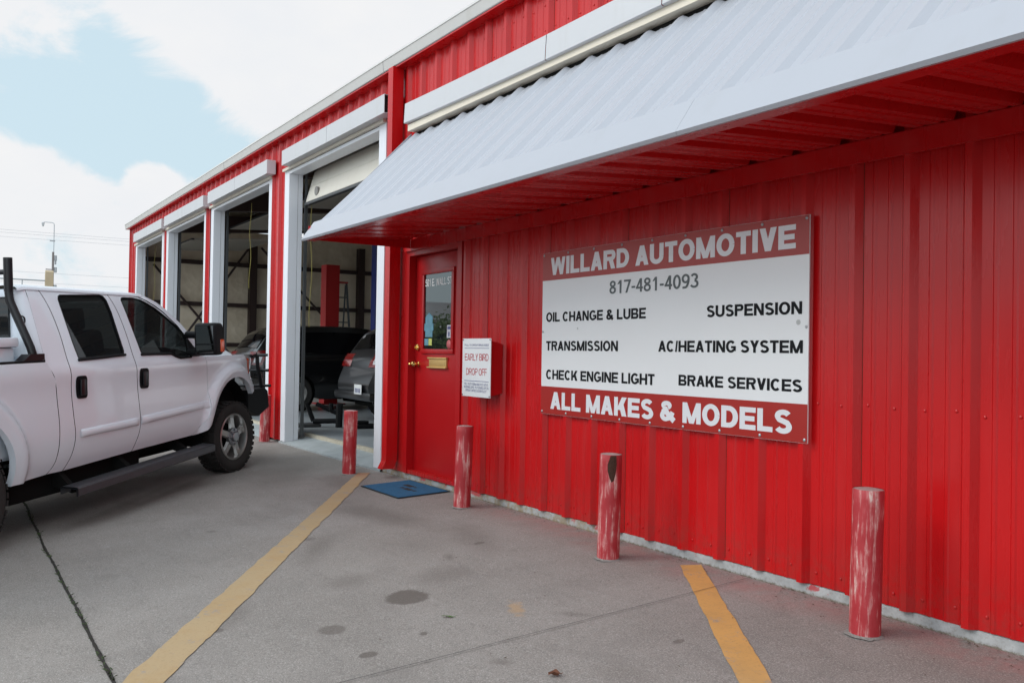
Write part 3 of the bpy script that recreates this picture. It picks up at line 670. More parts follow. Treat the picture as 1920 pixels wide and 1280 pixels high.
# entrance door
DX0, DX1 = -2.36, -1.395
fr = MB()
fr.box(-2.43, DX0, -.03, .10, .062, 2.274); fr.box(DX1, -1.3165, -.03, .10, .062, 2.274); fr.box(DX0+.0002, DX1-.0002, -.03, .10, 2.205, 2.274)
door = MB().rbox(DX0+.004, DX1-.004, .045, .09, .075, 2.2, .004).build('door', M['doorred'], bld)
fr.build('frame', M['doorred'], door, sharp=None)
MB().box(DX0+.001, DX1-.001, -.02, .044, .062, .10).build('threshold', M['red'], door)
gx0, gx1, gz0, gz1 = -2.20, -1.56, 1.245, 2.055
wf = MB()
for a, b, c, d_ in ((gx0, gx1, gz0, gz0+.045), (gx0, gx1, gz1-.045, gz1), (gx0, gx0+.045, gz0+.0452, gz1-.0452), (gx1-.045, gx1, gz0+.0452, gz1-.0452)): wf.rbox(a, b, .026, .052, c, d_, .006)
wn = wf.build('window_frame', M['doorred'], door)
MB().box(gx0+.04, gx1-.04, .0405, .044, gz0+.04, gz1-.04).build('glass', M['doorglass'], door)
text('501 E. WALL ST', -2.145, -1.615, 1.895, 1.965, .0395, M['ltr_d'], door, .19, 'door_lettering')
stk = MB(); stk.box(-2.13, -1.985, .0385, .04, 1.405, 1.60); stk.add([(-2.13, .0385, 1.6), (-1.985, .0385, 1.6), (-2.0575, .0385, 1.64)], [(0, 1, 2)])
stk.box(-2.15, -1.965, .0375, .0384, 1.465, 1.535)
for nm, mt, q in (('sticker', 'stk_b', stk), ('sticker', 'stk_w', MB().box(-1.695, -1.61, .0385, .04, 1.395, 1.515)), ('sticker', 'stk_y', MB().box(-2.06, -1.995, .0385, .04, 1.325, 1.39)), ('sticker', 'stk_b', MB().box(-2.145, -2.065, .0385, .04, 1.325, 1.39)), ('sticker', 'stk_p', MB().lathe([(.0, .0385), (.043, .0385), (.043, .04)], (-1.655, 0, 1.335), 'y', 20))):
    q.build(nm, M[mt], door, sharp=None)
MB().box(-1.685, -1.62, .037, .0384, 1.475, 1.50).box(-1.667, -1.645, .037, .0384, 1.41, 1.45).build('sticker_print', M['ltr_b'], door)
kb = lambda x, z, r: MB().lathe([(r*.9, .045), (r*.9, .038), (r*.45, .034), (r*.42, .012), (r*.8, .004), (r, -.012), (r*.8, -.028), (r*.3, -.034), (0, -.034)], (x, 0, z), 'y', 20)
MB().lathe([(.032, .045), (.032, .028), (.026, .02), (.012, .018), (.0, .016)], (-2.285, 0, 1.305), 'y', 20).box(-2.289, -2.281, .0, .02, 1.292, 1.318).build('deadbolt', M['brass'], door)
kb(-2.275, 1.140, .03).build('knob', M['brass'], door); kb(-2.335, 1.138, .017).build('knob', M['brass'], door)
ms_ = MB(); ms_.rbox(-2.03, -1.685, .03, .046, 1.118, 1.205, .004); ms_.rbox(-2.045, -1.67, .018, .04, 1.195, 1.212, .004); ms_.rbox(-2.045, -1.67, .012, .04, 1.108, 1.122, .004)
ms_.build('mail_slot', M['brassflat'], door)
# interior of the garage
MB().box(XL, XL+.06, .0, 14, 0, 4.3).build('insulated_wall', M['insul'], bld)
for a_, b_ in ((XL+.0601, -16.8), (-13.9, -13.2), (-10.5, -10.0), (-7.0, -6.3), (-3.2, XR)): MB().box(a_, b_, 13.9, 14, 0, 3.65).build('insulated_wall', M['insul'], bld)  # unseen back wall, openings added to let sky light into the bays
MB().box(XL+.0601, XR, 13.9, 14, 3.6501, 4.4).build('insulated_wall', M['insul'], bld)
MB().box(-2.72, -2.62, .05, 13.9, .1, 4.3).build('partition_wall', M['insul'], bld)
for z in (1.36, 2.38, 3.43):
    MB().box(XL+.061, XL+.20, .03, 13.89, z-.05, z+.05).build('girt', M['purlin'], bld)
for y in (2.93, 5.95, 9.0, 12.0): MB().box(XL+.0615, XL+.26, y-.09, y+.09, .1, 4.1).build('column', M['purlin'], bld)
for x in (-6.48, -10.25, -13.77):
    MB().box(x-.07, x+.07, .17, .26, .1, 4.0).build('column', M['purlin'], bld); MB().box(x-.1, x+.1, 13.5, 13.85, .1, 4.0).build('column', M['purlin'], bld)
for a, b in (((0.45, .4), (2.8, 3.9)), ((.45, 3.3), (2.8, .6)), ((3.1, 3.9), (5.8, 1.2))): MB().tube([(XL+.3, a[0], a[1]), (XL+.3, b[0], b[1])], .03, 6).build('cross_brace', M['purlin'], bld)
ce = MB(); zc = lambda y: 4.22+.54*(y-.05)/6.45 if y <= 6.5 else 4.76-.62*(y-6.5)/7.4
for ya, yb in ((.05, 3.4), (4.6, 6.5), (6.5, 7.4), (8.8, 13.9)): ce.add([(XL+.05, ya, zc(ya)), (-2.73, ya, zc(ya)), (-2.73, yb, zc(yb)), (XL+.05, yb, zc(yb))], [(0, 1, 2, 3)]); ce.build('ceiling_insulation', M['insul'], bld, sharp=None)
for i in range(9):
    y = .75+i*1.5; z = (4.22+.083*y if y < 6.5 else 4.76-.084*(y-6.5)); MB().box(XL+.07, -2.74, y-.04, y+.04, z-.21, z-.012).build('purlin', M['purlin'], bld)
for x in (-6.48, -10.25, -13.77):
    ra = MB()
    for (y0, z0), (y1, z1) in (((.05, 4.0), (6.5, 4.53)), ((6.5, 4.53), (13.85, 3.92))): ra.prism([(y0, z0), (y1, z1), (y1, z1-.35), (y0, z0-.35)], lambda a, b, t: (t, a, b), x-.08, x+.08)
    ra.build('rafter', M['purlin'], bld)
# office interior behind the door glass: dark room
MB().box(-2.6, 3, 2.5, 2.55, .06, 3).build('office_wall', M['brick'], bld); MB().box(-2.6, XR, .11, 2.5, 2.6, 2.65).build('office_ceiling', M['brick'], bld); MB().box(-2.6, XR, .11, 2.5, .02, .06).build('office_floor', M['floor'], bld)
MB().box(XR-.05, XR, .02, 14, 0, 4.3).build('end_wall', M['red'], bld)
# roll-up doors
def rolldoor(a, b, path, knob=None):
    d = MB()
    for i in range(len(path)-1):
        (y0, z0), (y1, z1) = path[i], path[i+1]; f = .012/max(.01, math.hypot(y1-y0, z1-z0))
        n2 = Vector((z1-z0, -(y1-y0))).normalized()*.04
        d.prism([(y0+(y1-y0)*f, z0+(z1-z0)*f), (y1, z1), (y1+n2.x, z1+n2.y), (y0+(y1-y0)*f+n2.x, z0+(z1-z0)*f+n2.y)], lambda p, q, t: (t, p, q), a, b)
        d.prism([(y0+.004, z0), (y1+.004, z1), (y1+n2.x, z1+n2.y), (y0+n2.x, z0+n2.y)], lambda p, q, t: (t, p, q), a+.01, b-.01)
    o = d.build('roll_up_door', M['rolldoor'], bld, sharp=None)
    (y0, z0) = path[0]; MB().box(a-.003, b+.003, y0-.012, y0+.05, z0-.035, z0-.001).build('weather_strip', M['steel'], o)
    if knob:
        MB().lathe([(0, -.012), (.06, -.012), (.06, .01)], (knob[0], knob[1], knob[2]), 'y', 24).build('vent', simple('vent_grey', (.22, .21, .2), .5), o)
rolldoor(-5.95, -3.26, [(.175, 3.235), (.235, 3.45), (.295, 3.665), (.48, 3.84), (1.0, 3.95), (2.2, 4.0)], (-5.58, .195, 3.345))
rolldoor(-16.8, -14.15, [(.6, 3.62), (1.1, 3.66), (1.7, 3.7), (2.4, 3.75)])
rolldoor(-9.8, -7.0, [(1.2, 3.82), (2.4, 3.9), (3.6, 3.98)]); rolldoor(-13.4, -10.7, [(1.2, 3.82), (2.4, 3.9), (3.6, 3.98)])

# ------------------------------------------------------------------ shop sign
sg = empty('shop_sign', (0, 0, 0), label='large white and dark red lettered service sign screwed to the corrugated wall', cat='sign')
def rect(a, b, c, d, y0, y1): return MB().box(a, b, y0, y1, c, d)
sx0, sx1, sz0, sz1 = -.030, 2.452, .807, 2.03
sp = rect(sx0, sx1, sz0, sz1, -.043, -.036).build('panel', M['signwhite'], sg)
rect(sx0+.001, sx1-.001, 1.819, sz1-.001, -.0437, -.0432).build('title_band', M['signred'], sg)
rect(sx0+.001, sx1-.001, sz0+.001, 1.016, -.0437, -.0432).build('slogan_band', M['signred'], sg)
Y = -.0445
for s, a, b, c, d_, mt, bo in [('WILLARD AUTOMOTIVE', .076, 2.362, 1.857, 1.988, 'ltr_w', .275), ('817-481-4093', .778, 1.634, 1.683, 1.772, 'ltr_g', .185),
        ('OIL CHANGE & LUBE', .024, 1.158, 1.505, 1.576, 'ltr_k', .25), ('TRANSMISSION', .028, .878, 1.288, 1.359, 'ltr_k', .25), ('CHECK ENGINE LIGHT', .034, 1.25, 1.071, 1.143, 'ltr_k', .25),
        ('SUSPENSION', 1.705, 2.409, 1.499, 1.568, 'ltr_k', .25), ('AC/HEATING SYSTEM', 1.281, 2.417, 1.288, 1.358, 'ltr_k', .25), ('BRAKE SERVICES', 1.471, 2.415, 1.079, 1.146, 'ltr_k', .25), ('ALL MAKES & MODELS', .096, 2.351, .849, .977, 'ltr_w', .275)]:
    text(s, a, b, c, d_, Y, M[mt], sg, bo)
sr = MB()
for i in range(9):
    for z in (sz0+.018, sz1-.018): sr.lathe([(.009, -.0437), (.009, -.047), (.004, -.05), (0, -.0502)], (sx0+.018+(sx1-sx0-.036)*i/8, 0, z), 'y', 10)
for x in (sx0+.014, sx1-.014): sr.lathe([(.008, -.0437), (.008, -.047), (.004, -.05), (0, -.0502)], (x, 0, 1.43), 'y', 10)
sr.build('screws', M['galv'], sg, kind='stuff')
MB().lathe([(0, -.0436), (.016, -.0436)], (2.385, 0, 1.455), 'y', 7).lathe([(0, -.0436), (.01, -.0436)], (.42, 0, 1.45), 'y', 5).build('scuff', simple('scuff', (.42, .43, .43), .6), sg)
# ------------------------------------------------------------------ drop box
db = empty('drop_box', (-.81, 0, 0), label='red wall box with white early bird drop off sign on its front', cat='drop box')
def lb(x): return x+.81
bx = MB(); prof = [(-.155, .91), (-.155, 1.335), (-.12, 1.36), (-.035, 1.30), (-.035, .93)]
bx.prism([(-.034, .93), (-.034, 1.335), (-.148, 1.362), (-.158, 1.355), (-.158, .905)], lambda a, b, t: (t, a, b), lb(-1.0), lb(-.605)); bx.build('box', M['doorred'], db, sharp=None)
pl_ = MB().rbox(lb(-1.037), lb(-.577), -.166, -.160, .893, 1.381, .002).build('face_plate', M['signwhite'], db)
for z0_, z1_ in ((1.2975, 1.3015), (1.023, 1.0275)): MB().box(lb(-.999), lb(-.604), -.1668, -.1663, z0_, z1_).build('rule_line', M['ltr_b'], pl_)
for s, a, b, c, d_, mt, bo in [('PULL TO OPEN FORMS INSIDE', -1.0, -.605, 1.317, 1.334, 'ltr_b', .14), ('EARLY BIRD', -.995, -.609, 1.196, 1.253, 'ltr_r', .15), ('DROP OFF', -.969, -.633, 1.074, 1.131, 'ltr_r', .15),
        ('FILL OUT FORM AND PUT KEYS', -.994, -.609, .989, 1.008, 'ltr_b', .14), ('IN ENVELOPE. PUT ENVELOPE IN', -.998, -.601, .962, .981, 'ltr_b', .14), ('FRONT OFFICE DOOR SLOT', -.973, -.635, .935, .954, 'ltr_b', .14)]:
    text(s, lb(a), lb(b), c, d_, -.1668, M[mt], pl_, bo)
sr = MB()
for x in (-1.025, -.589):
    for z in (.905, 1.369): sr.lathe([(.006, -.1662), (.006, -.169), (0, -.170)], (lb(x), 0, z), 'y', 8)
sr.build('screws', M['steel'], db, kind='stuff')
# ------------------------------------------------------------------ door mat
dm = empty('door_mat', (0, 0, 0), label='blue rubber-backed mat lying on the concrete at the office door', cat='door mat')
q4 = [(-2.274, -.547), (-1.471, -.545), (-1.47, -.02), (-2.267, -.03)]
def inset(k): cx = sum(p[0] for p in q4)/4; cy = sum(p[1] for p in q4)/4; return [(cx+(p[0]-cx)*k, cy+(p[1]-cy)*k*(1 if k == 1 else .98)) for p in q4]
def slab(poly, lift0, lift1):
    n = len(poly); vs = [(x, y, gz(x, y)+lift0) for x, y in poly]+[(x, y, gz(x, y)+lift1) for x, y in poly]
    return MB().add(vs, [(i, (i+1) % n, n+(i+1) % n, n+i) for i in range(n)]+[tuple(range(n, 2*n))])
slab(q4, .004, .0085).build('backing', M['matk'], dm, sharp=None)
slab(inset(.955), .0086, .013).build('pile', M['mat'], dm, sharp=None)
lg = MB()
for (a, b, c, d_) in ((-2.03, -1.87, -.23, -.17), (-1.85, -1.80, -.21, -.18), (-1.86, -1.72, -.315, -.26), (-1.93, -1.88, -.31, -.27), (-1.70, -1.65, -.30, -.26)):
    lg.add([(a, c, gz(0, c)+.0134), (b, c, gz(0, c)+.0134), (b, d_, gz(0, d_)+.0134), (a, d_, gz(0, d_)+.0134)], [(0, 1, 2, 3)])
lg.build('worn_print', M['matk'], dm, sharp=None)
# ------------------------------------------------------------------ bollards
bl_specs = [(2.992, -.30, .672, .020, 'worn red bollard at right, in front of the wall past the sign', .2),
            (1.205, -.372, .655, .030, 'red bollard with a dark rust hole near its top, under the sign', .5),
            (-.80, -.285, .668, .032, 'scraped red bollard standing between the blue mat and the drop box', .7),
            (-3.07, -.335, .655, .040, 'red bollard standing in front of the ramp of the nearest open bay', .1),
            (-6.46, -.16, .64, .03, 'shaded red bollard beside the truck bumper at the bay pilaster', .9)]
for i, (x, y, h, lean, lab, sd_) in enumerate(bl_specs):
    b = empty('bollard', (x, y, gz(x, y)), label=lab, cat='bollard', group='worn red bollards along the building')
    p = MB(); r = .070; rows = []
    for k in range(15):
        z = -.02+(h+.02)*k/14
        rows.append([(math.cos(a)*(r+.0012*noise.noise((math.cos(a)*3+i*9, math.sin(a)*3, z*8))), math.sin(a)*(r+.0012*noise.noise((math.cos(a)*3, math.sin(a)*3+i*7, z*8))), z) for a in [2*math.pi*j/40 for j in range(40)]])
    rows.append([(math.cos(2*math.pi*j/40)*r*.955, math.sin(2*math.pi*j/40)*r*.955, h+.003) for j in range(40)])
    p.grid(rows, close=True); p.build('pipe', M['bollard'], b, sharp=50)
    MB().lathe([(r*.953, h-.01), (r*.95, h+.001), (r*.6, h+.006), (0, h+.008)], seg=32).build('cap', M['conc2'], b)
    ft = MB(); ft.grid([[(math.cos(a)*(rr+(.022*noise.noise((math.cos(a)*2, math.sin(a)*2, i*3))+.02*noise.noise((math.cos(a)*6, math.sin(a)*6, i*5)) if rr > .08 else 0)), math.sin(a)*(rr+(.03*noise.noise((math.cos(a)*2, math.sin(a)*2, i*3+1)) if rr > .08 else 0)), zz) for a in [2*math.pi*j/36 for j in range(36)]] for rr, zz in ((.066, .010), (.074, .008), (.088, .0025))], close=True)
    ft.build('mortar_collar', M['patch'], b)
    if i == 1:
        rp_ = MB(); c0 = math.atan2(-3.56, 4.35)-.46
        ang = lambda u: c0+u*1.5; out = []
        pts = [(.12, .60), (.28, .655), (.62, .657), (.66, .60), (.60, .545), (.5, .50), (.36, .49), (.24, .52), (.13, .56)]
        cen = (.4, .58); vs = [(math.cos(ang(cen[0]))*(r+.002), math.sin(ang(cen[0]))*(r+.002), cen[1])]
        mid = [((u+cen[0])/2, (z+cen[1])/2) for u, z in pts]
        for u, z in mid+pts: vs.append((math.cos(ang(u))*(r+.002), math.sin(ang(u))*(r+.002), z))
        n = len(pts); rp_.add(vs, [(0, 1+k, 1+(k+1) % n) for k in range(n)]+[(1+k, 1+n+k, 1+n+(k+1) % n, 1+(k+1) % n) for k in range(n)], True)
        rp_.build('rust_hole', M['rust'], b, sharp=None)
    b.rotation_euler = (0, lean*.8, sd_)
    if i == 1: b.rotation_euler = (0, lean*.8, 0)
#BEGIN_truck#
# ------------------------------------------------------------------ pickup truck
tk = empty('pickup_truck', label='white crew cab pickup with black front guard, running board and bed rack', cat='pickup truck')
tm = Matrix(((-.74281, -.66950, 0, -4.6823), (.66883, -.74206, -.04495, -1.9017), (.03010, -.03339, .99899, -.0856), (0, 0, 0, 1)))
tk.matrix_world = tm
YT = [(.38, .835), (.44, .862), (.50, .886), (.58, .908), (.66, .922), (.76, .927), (.9, .924), (1.0, .921), (1.1, .925), (1.17, .935), (1.205, .937), (1.235, .926), (1.285, .908), (1.33, .896), (1.4, .877), (1.5, .850), (1.6, .823), (1.7, .796), (1.8, .769), (1.83, .760), (1.86, .735), (1.9, .70)]
def lerp_tab(tab, z):
    if z <= tab[0][0]: return tab[0][1]
    for (a, p), (b, q) in zip(tab, tab[1:]):
        if z <= b: return p+(q-p)*(z-a)/(b-a)
    return tab[-1][1]
def smooth(e0, e1, x):
    t = max(0, min(1, (x-e0)/(e1-e0))); return t*t*(3-2*t)
AX = (0.0, -3.81)
def ys(x, z, bed=False):
    zz = z
    y = (lerp_tab(YT, zz-.03)+lerp_tab(YT, zz)+lerp_tab(YT, zz+.03))/3
    if bed and z > 1.205: y = max(y, .936-.12*(z-1.205))
    if x > .05: y -= .30*(x-.05)**2
    for ax, cx in ((0, -.005), (1, -3.85)):
        dx, dz = x-cx, z-.47
        rr = math.hypot(dx, dz*(1.0))
        y += .058*smooth(.705, .625, rr)*(1 if z > .2 else 0)-.012*smooth(.60, .54, rr)
    return y
def cr_(pts, n=4):     # Catmull-Rom through open polyline
    out = []; P_ = [pts[0]]+list(pts)+[pts[-1]]
    for i in range(1, len(P_)-2):
        p0, p1, p2, p3 = P_[i-1:i+3]
        for k in range(n):
            t = k/n; out.append(tuple(.5*((2*p1[j])+(-p0[j]+p2[j])*t+(2*p0[j]-5*p1[j]+4*p2[j]-p3[j])*t*t+(-p0[j]+3*p1[j]-3*p2[j]+p3[j])*t**3) for j in range(2)))
    out.append(tuple(pts[-1])); return out
def inside(p, poly):
    x, y = p; c = False; n = len(poly)
    for i in range(n):
        (x1, y1), (x2, y2) = poly[i], poly[i-1]
        if (y1 > y) != (y2 > y) and x < (x2-x1)*(y-y1)/(y2-y1)+x1: c = not c
    return c
def resamp(poly, st):
    out = []
    for i in range(len(poly)):
        a, b = poly[i], poly[(i+1) % len(poly)]; n = max(1, int(math.hypot(b[0]-a[0], b[1]-a[1])/st+.5))
        for k in range(n): out.append((a[0]+(b[0]-a[0])*k/n, a[1]+(b[1]-a[1])*k/n))
    return out
def segdist(p, poly):
    best = 9
    for i in range(len(poly)):
        a, b = poly[i-1], poly[i]; dx, dy = b[0]-a[0], b[1]-a[1]; l2 = dx*dx+dy*dy or 1e-9
        t = max(0, min(1, ((p[0]-a[0])*dx+(p[1]-a[1])*dy)/l2)); best = min(best, math.hypot(p[0]-a[0]-t*dx, p[1]-a[1]-t*dy))
    return best
def panel(name, outline, parent, mat, side, yf=ys, holes=(), th=.016, step=.036, off=0, rim=None):
    ol = resamp(outline, step); hs = [resamp(h, step) for h in holes]
    V = [Vector(p) for p in ol]; E_ = [(i, (i+1) % len(ol)) for i in range(len(ol))]
    for h in hs:
        b = len(V); V += [Vector(p) for p in h]; E_ += [(b+i, b+(i+1) % len(h)) for i in range(len(h))]
    nb = len(V); xs = [p[0] for p in ol]; zs = [p[1] for p in ol]
    x = min(xs)+step*.5; r = 0
    while x < max(xs):
        z = min(zs)+step*(.5 if r % 2 else .9)
        while z < max(zs):
            p = (x, z)
            if inside(p, ol) and not any(inside(p, h) for h in hs) and segdist(p, ol) > step*.45 and all(segdist(p, h) > step*.45 for h in hs): V.append(Vector(p))
            z += step
        x += step; r += 1
    vs, es, fs, ov, oe, of = delaunay_2d_cdt(V, E_, [], 0, 1e-6)
    F_ = []
    for f in fs:
        c = (sum(vs[i].x for i in f)/3, sum(vs[i].y for i in f)/3)
        if inside(c, ol) and not any(inside(c, h) for h in hs): F_.append(tuple(f))
    cnt = {}
    for f in F_:
        for i in range(3):
            e = (f[i], f[(i+1) % 3]); cnt[tuple(sorted(e))] = cnt.get(tuple(sorted(e)), 0)+1
    P3 = [(v.x, -side*(yf(v.x, v.y)+off), v.y) for v in vs]; mb = MB(); mb.add(P3, F_, True)
    if th:
        for (a, b), c in cnt.items():
            if c == 1:
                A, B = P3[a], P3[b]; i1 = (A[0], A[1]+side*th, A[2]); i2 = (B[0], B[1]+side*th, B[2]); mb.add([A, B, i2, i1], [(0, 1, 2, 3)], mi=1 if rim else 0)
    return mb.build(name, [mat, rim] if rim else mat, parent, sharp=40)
gA = cr_([(-.60, 1.25), (-.575, 1.1), (-.565, .97), (-.575, .82), (-.645, .62), (-.80, .487)])
gB = cr_([(-1.945, 1.832), (-1.875, 1.70), (-1.832, 1.49), (-1.815, 1.22), (-1.788, 1.0), (-1.765, .74), (-1.775, .62), (-1.83, .468)])
gC = cr_([(-2.805, 1.832), (-2.742, 1.69), (-2.705, 1.50), (-2.70, 1.30), (-2.69, 1.12), (-2.665, .84), (-2.65, .70), (-2.672, .555), (-2.73, .440)])
gD = cr_([(-2.955, 1.285), (-2.87, 1.13), (-2.842, .94), (-2.832, .74), (-2.848, .53), (-2.912, .442)])
sh = lambda pts, d: [(x+d, z) for x, z in pts]
winF = [(-1.684, 1.315), (-1.715, 1.5), (-1.748, 1.68), (-1.772, 1.785), (-1.757, 1.806), (-1.72, 1.812), (-1.572, 1.812), (-1.47, 1.80), (-1.38, 1.772), (-1.26, 1.727), (-1.162, 1.673), (-1.05, 1.608), (-.945, 1.543), (-.865, 1.47), (-.848, 1.42), (-.862, 1.33), (-.88, 1.275), (-1.0, 1.262), (-1.09, 1.266), (-1.15, 1.288), (-1.21, 1.308)]
winR = [(-2.560, 1.298), (-2.580, 1.42), (-2.598, 1.6), (-2.614, 1.765), (-2.603, 1.79), (-2.575, 1.802), (-2.06, 1.822), (-2.015, 1.812), (-1.985, 1.775), (-1.962, 1.68), (-1.948, 1.5), (-1.935, 1.345), (-1.945, 1.322), (-1.97, 1.318)]
doorF = gA[::-1]+[(-.70, 1.285), (-.84, 1.435), (-.955, 1.555), (-1.15, 1.688), (-1.26, 1.742), (-1.385, 1.79), (-1.48, 1.815), (-1.57, 1.828), (-1.75, 1.832)]+[(x+.004, z) for x, z in gB]
doorF = [(x, z) for x, z in doorF]
doorR = [(x-.004, z) for x, z in gB]+[(x+.004, z) for x, z in gC[::-1]]
corner = [(x-.004, z) for x, z in gC]+[(x, z) for x, z in gD[::-1]]+[(-2.95, 1.30), (-2.95, 1.5), (-2.95, 1.7), (-2.95, 1.832)]
apil = [(-.595, 1.262), (-.695, 1.295), (-.835, 1.445), (-.95, 1.565), (-1.145, 1.70), (-1.255, 1.754), (-1.38, 1.80), (-1.475, 1.825), (-1.56, 1.838), (-1.56, 1.856), (-1.44, 1.848), (-1.34, 1.825), (-1.22, 1.785), (-1.10, 1.728), (-.90, 1.595), (-.75, 1.462), (-.60, 1.315), (-.55, 1.262)]
def circ(cx, cz, r, a0, a1, n=22): return [(cx+r*math.cos(R(a0+(a1-a0)*i/n)), cz+r*math.sin(R(a0+(a1-a0)*i/n))) for i in range(n+1)]
fender = [(-.594, 1.252), (.29, 1.248), (.33, 1.20), (.40, 1.10), (.455, 1.03), (.462, .90), (.47, .83)]+circ(-.005, .47, .545, 38, 171, 26)+[(-.60, .525), (-.70, .487), (-.795, .483)]+sh(gA[::-1], .006)[1:-1]
bedside = [(-2.967, 1.285)]+sh(gD, -.008)[1:]+[(-3.15, .430), (-3.34, .425)]+circ(-3.85, .47, .515, -5, 184, 34)+[(-4.37, .43), (-5.0, .47), (-5.03, .9), (-5.02, 1.285)]
MB().box(-2.92, -.5, -.80, .80, .46, .52).build('floor_pan', M['under'], tk)
for y in (-.41, .41): MB().box(-4.95, .45, y-.05, y+.05, .34, .48).build('frame_rail', M['under'], tk)
MB().rbox(-3.2, -1.55, -.78, -.10, .25, .455, .04).build('fuel_tank', M['under'], tk)  # tank to spare tyre: unseen shapes added to block light under the truck
MB().rbox(-1.5, .35, -.30, .30, .24, .455, .06).build('transmission', M['under'], tk)
MB().tube([(-4.6, .22, .36), (-3.6, .22, .42), (-1.5, .2, .33)], .06, 10).build('exhaust_pipe', M['under'], tk)
MB().rbox(-3.0, -1.9, .02, .34, .28, .45, .05).build('muffler', M['under'], tk)
MB().lathe([(0, .30), (.36, .30), (.38, .38), (.36, .46), (0, .46)], (-4.5, 0, 0), 'z', 24).build('spare_tyre', M['under'], tk)
for side in (1, -1):
    sd = lambda y: -side*y
    dr = panel('door', doorF, tk, M['paint'], side, holes=[winF], th=.03, rim=M['blk']); dq = panel('door', doorR, tk, M['paint'], side, holes=[winR], th=.03, rim=M['blk'])  # black rims put the shade of the panel gaps into the colour
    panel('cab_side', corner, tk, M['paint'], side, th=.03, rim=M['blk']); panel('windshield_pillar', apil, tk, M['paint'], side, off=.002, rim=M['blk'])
    panel('fender', fender, tk, M['paint'], side, th=.05)
    panel('bed_side', bedside, tk, M['paint'], side, yf=lambda x, z: ys(x, z, True), th=.05)
    for d_, wn in ((dr, winF), (dq, winR)):
        panel('window', wn, d_, M['glass'] if wn is winF else M['glassd'], side, th=0, off=-.014, step=.08)
        sl = MB(); pts = [(x, sd(ys(x, z)-.004), z) for x, z in resamp(wn, .03)]; sl.tube(pts+[pts[0]], .0065, 6, False); sl.build('window_seal', M['blk'], d_)
    # belt strip under the rear door window, door handles, mouldings
    MB().tube([(x, sd(ys(x, z)+.006), z) for x, z in ((-2.575, 1.288), (-2.3, 1.297), (-1.935, 1.312))], .011, 8).build('belt_strip', M['blk'], dq)
    MB().tube([(x, sd(ys(x, z)+.006), z) for x, z in ((-1.70, 1.305), (-1.45, 1.303), (-1.21, 1.298), (-1.14, 1.272), (-1.07, 1.255), (-.87, 1.258))], .010, 8).build('belt_strip', M['blk'], dr)
    for d_, xa, za in ((dr, -1.768, 1.003), (dq, -2.636, .982)):
        hp = []
        for i in range(25):
            a = 2*math.pi*i/24; c_, s_ = math.cos(a), math.sin(a); hp.append((xa+.072+.068*math.copysign(abs(c_)**.4, c_)-.008*math.copysign(abs(s_)**.4, s_), za+.092+.090*math.copysign(abs(s_)**.4, s_)))
        h_ = panel('handle', hp[:-1], d_, M['blk'], side, off=.006, th=.02, step=.02)
        MB().rbox(xa+.032, xa+.095, min(sd(.937), sd(.957)), max(sd(.937), sd(.957)), za+.03, za+.155, .008).build('grip', M['blkgloss'], d_)
    for d_, (x0_, x1_, a0, a1, b0, b1) in ((dq, (-2.59, -1.79, .678, .742, .690, .760)), (dr, (-1.752, -.60, .692, .766, .738, .808))):
        rows = []
        for i in range(25):
            f = i/24; x = x0_+(x1_-x0_)*f; lo_ = a0+(b0-a0)*f; hi_ = a1+(b1-a1)*f; e = min(1, min(f, 1-f)*24*.6)
            rows.append([(x, sd(ys(x, lo_+(hi_-lo_)*k)+p*(.35+.65*e)), lo_+(hi_-lo_)*k) for k, p in ((0, .0), (.04, .012), (.2, .019), (.5, .022), (.8, .018), (.96, .010), (1, .0))])
        MB().grid(rows).build('moulding', M['paint'], d_, sharp=45)
    # mirror
    mr = MB().rbox(-1.015, -.845, min(sd(1.03), sd(1.26)), max(sd(1.03), sd(1.26)), 1.272, 1.585, .045, seg=3).build('mirror', M['blk'], tk)
    MB().tube([(-.86, sd(.88), 1.475), (-.91, sd(1.07), 1.47)], .036, 10).build('mirror_arm', M['blk'], mr)
    MB().tube([(-.86, sd(.90), 1.30), (-.91, sd(1.07), 1.305)], .038, 10).build('mirror_arm', M['blk'], mr)
    MB().box(-1.017, -1.0155, min(sd(1.06), sd(1.235)), max(sd(1.06), sd(1.235)), 1.385, 1.555).build('mirror_glass', M['mirg'], mr)
    MB().box(-1.017, -1.0155, min(sd(1.06), sd(1.235)), max(sd(1.06), sd(1.235)), 1.295, 1.372).build('spot_glass', M['mirg'], mr)
    MB().rbox(-.925, -.848, min(sd(1.235), sd(1.266)), max(sd(1.235), sd(1.266)), 1.30, 1.425, .012).build('marker_lamp', M['amber'], mr)
    panel('mirror_base', [(-.845, 1.262), (-.70, 1.262), (-.70, 1.285), (-.835, 1.44), (-.848, 1.42), (-.862, 1.33)], mr, M['blk'], side, off=.005, th=.02)
    # headlight
    hl = panel('headlight', [(.315, 1.238), (.46, 1.236), (.60, 1.20), (.625, 1.05), (.60, .905), (.475, .905), (.468, 1.03), (.41, 1.105), (.345, 1.20)], tk, M['lens'], side, off=-.002)
    panel('turn_lamp', [(.35, 1.205), (.43, 1.20), (.475, 1.09), (.478, 1.02), (.47, 1.025), (.415, 1.10)], hl, M['amber'], side, off=.004, th=.004, step=.02)
    # running board with brackets
    rows = []
    for x, zo in ((-2.86, .262), (-.745, .318)):
        rows.append([(x, sd(y), zo+z) for y, z in ((1.075, 0), (1.085, .012), (1.085, .062), (1.075, .072), (.95, .080), (.935, .074), (.935, .02), (.945, .02), (.945, .064), (1.068, .058), (1.068, .0))])
    sb = MB(); sb.grid(rows, False, close=True); sb.build('running_board', M['step'], tk, sharp=30)
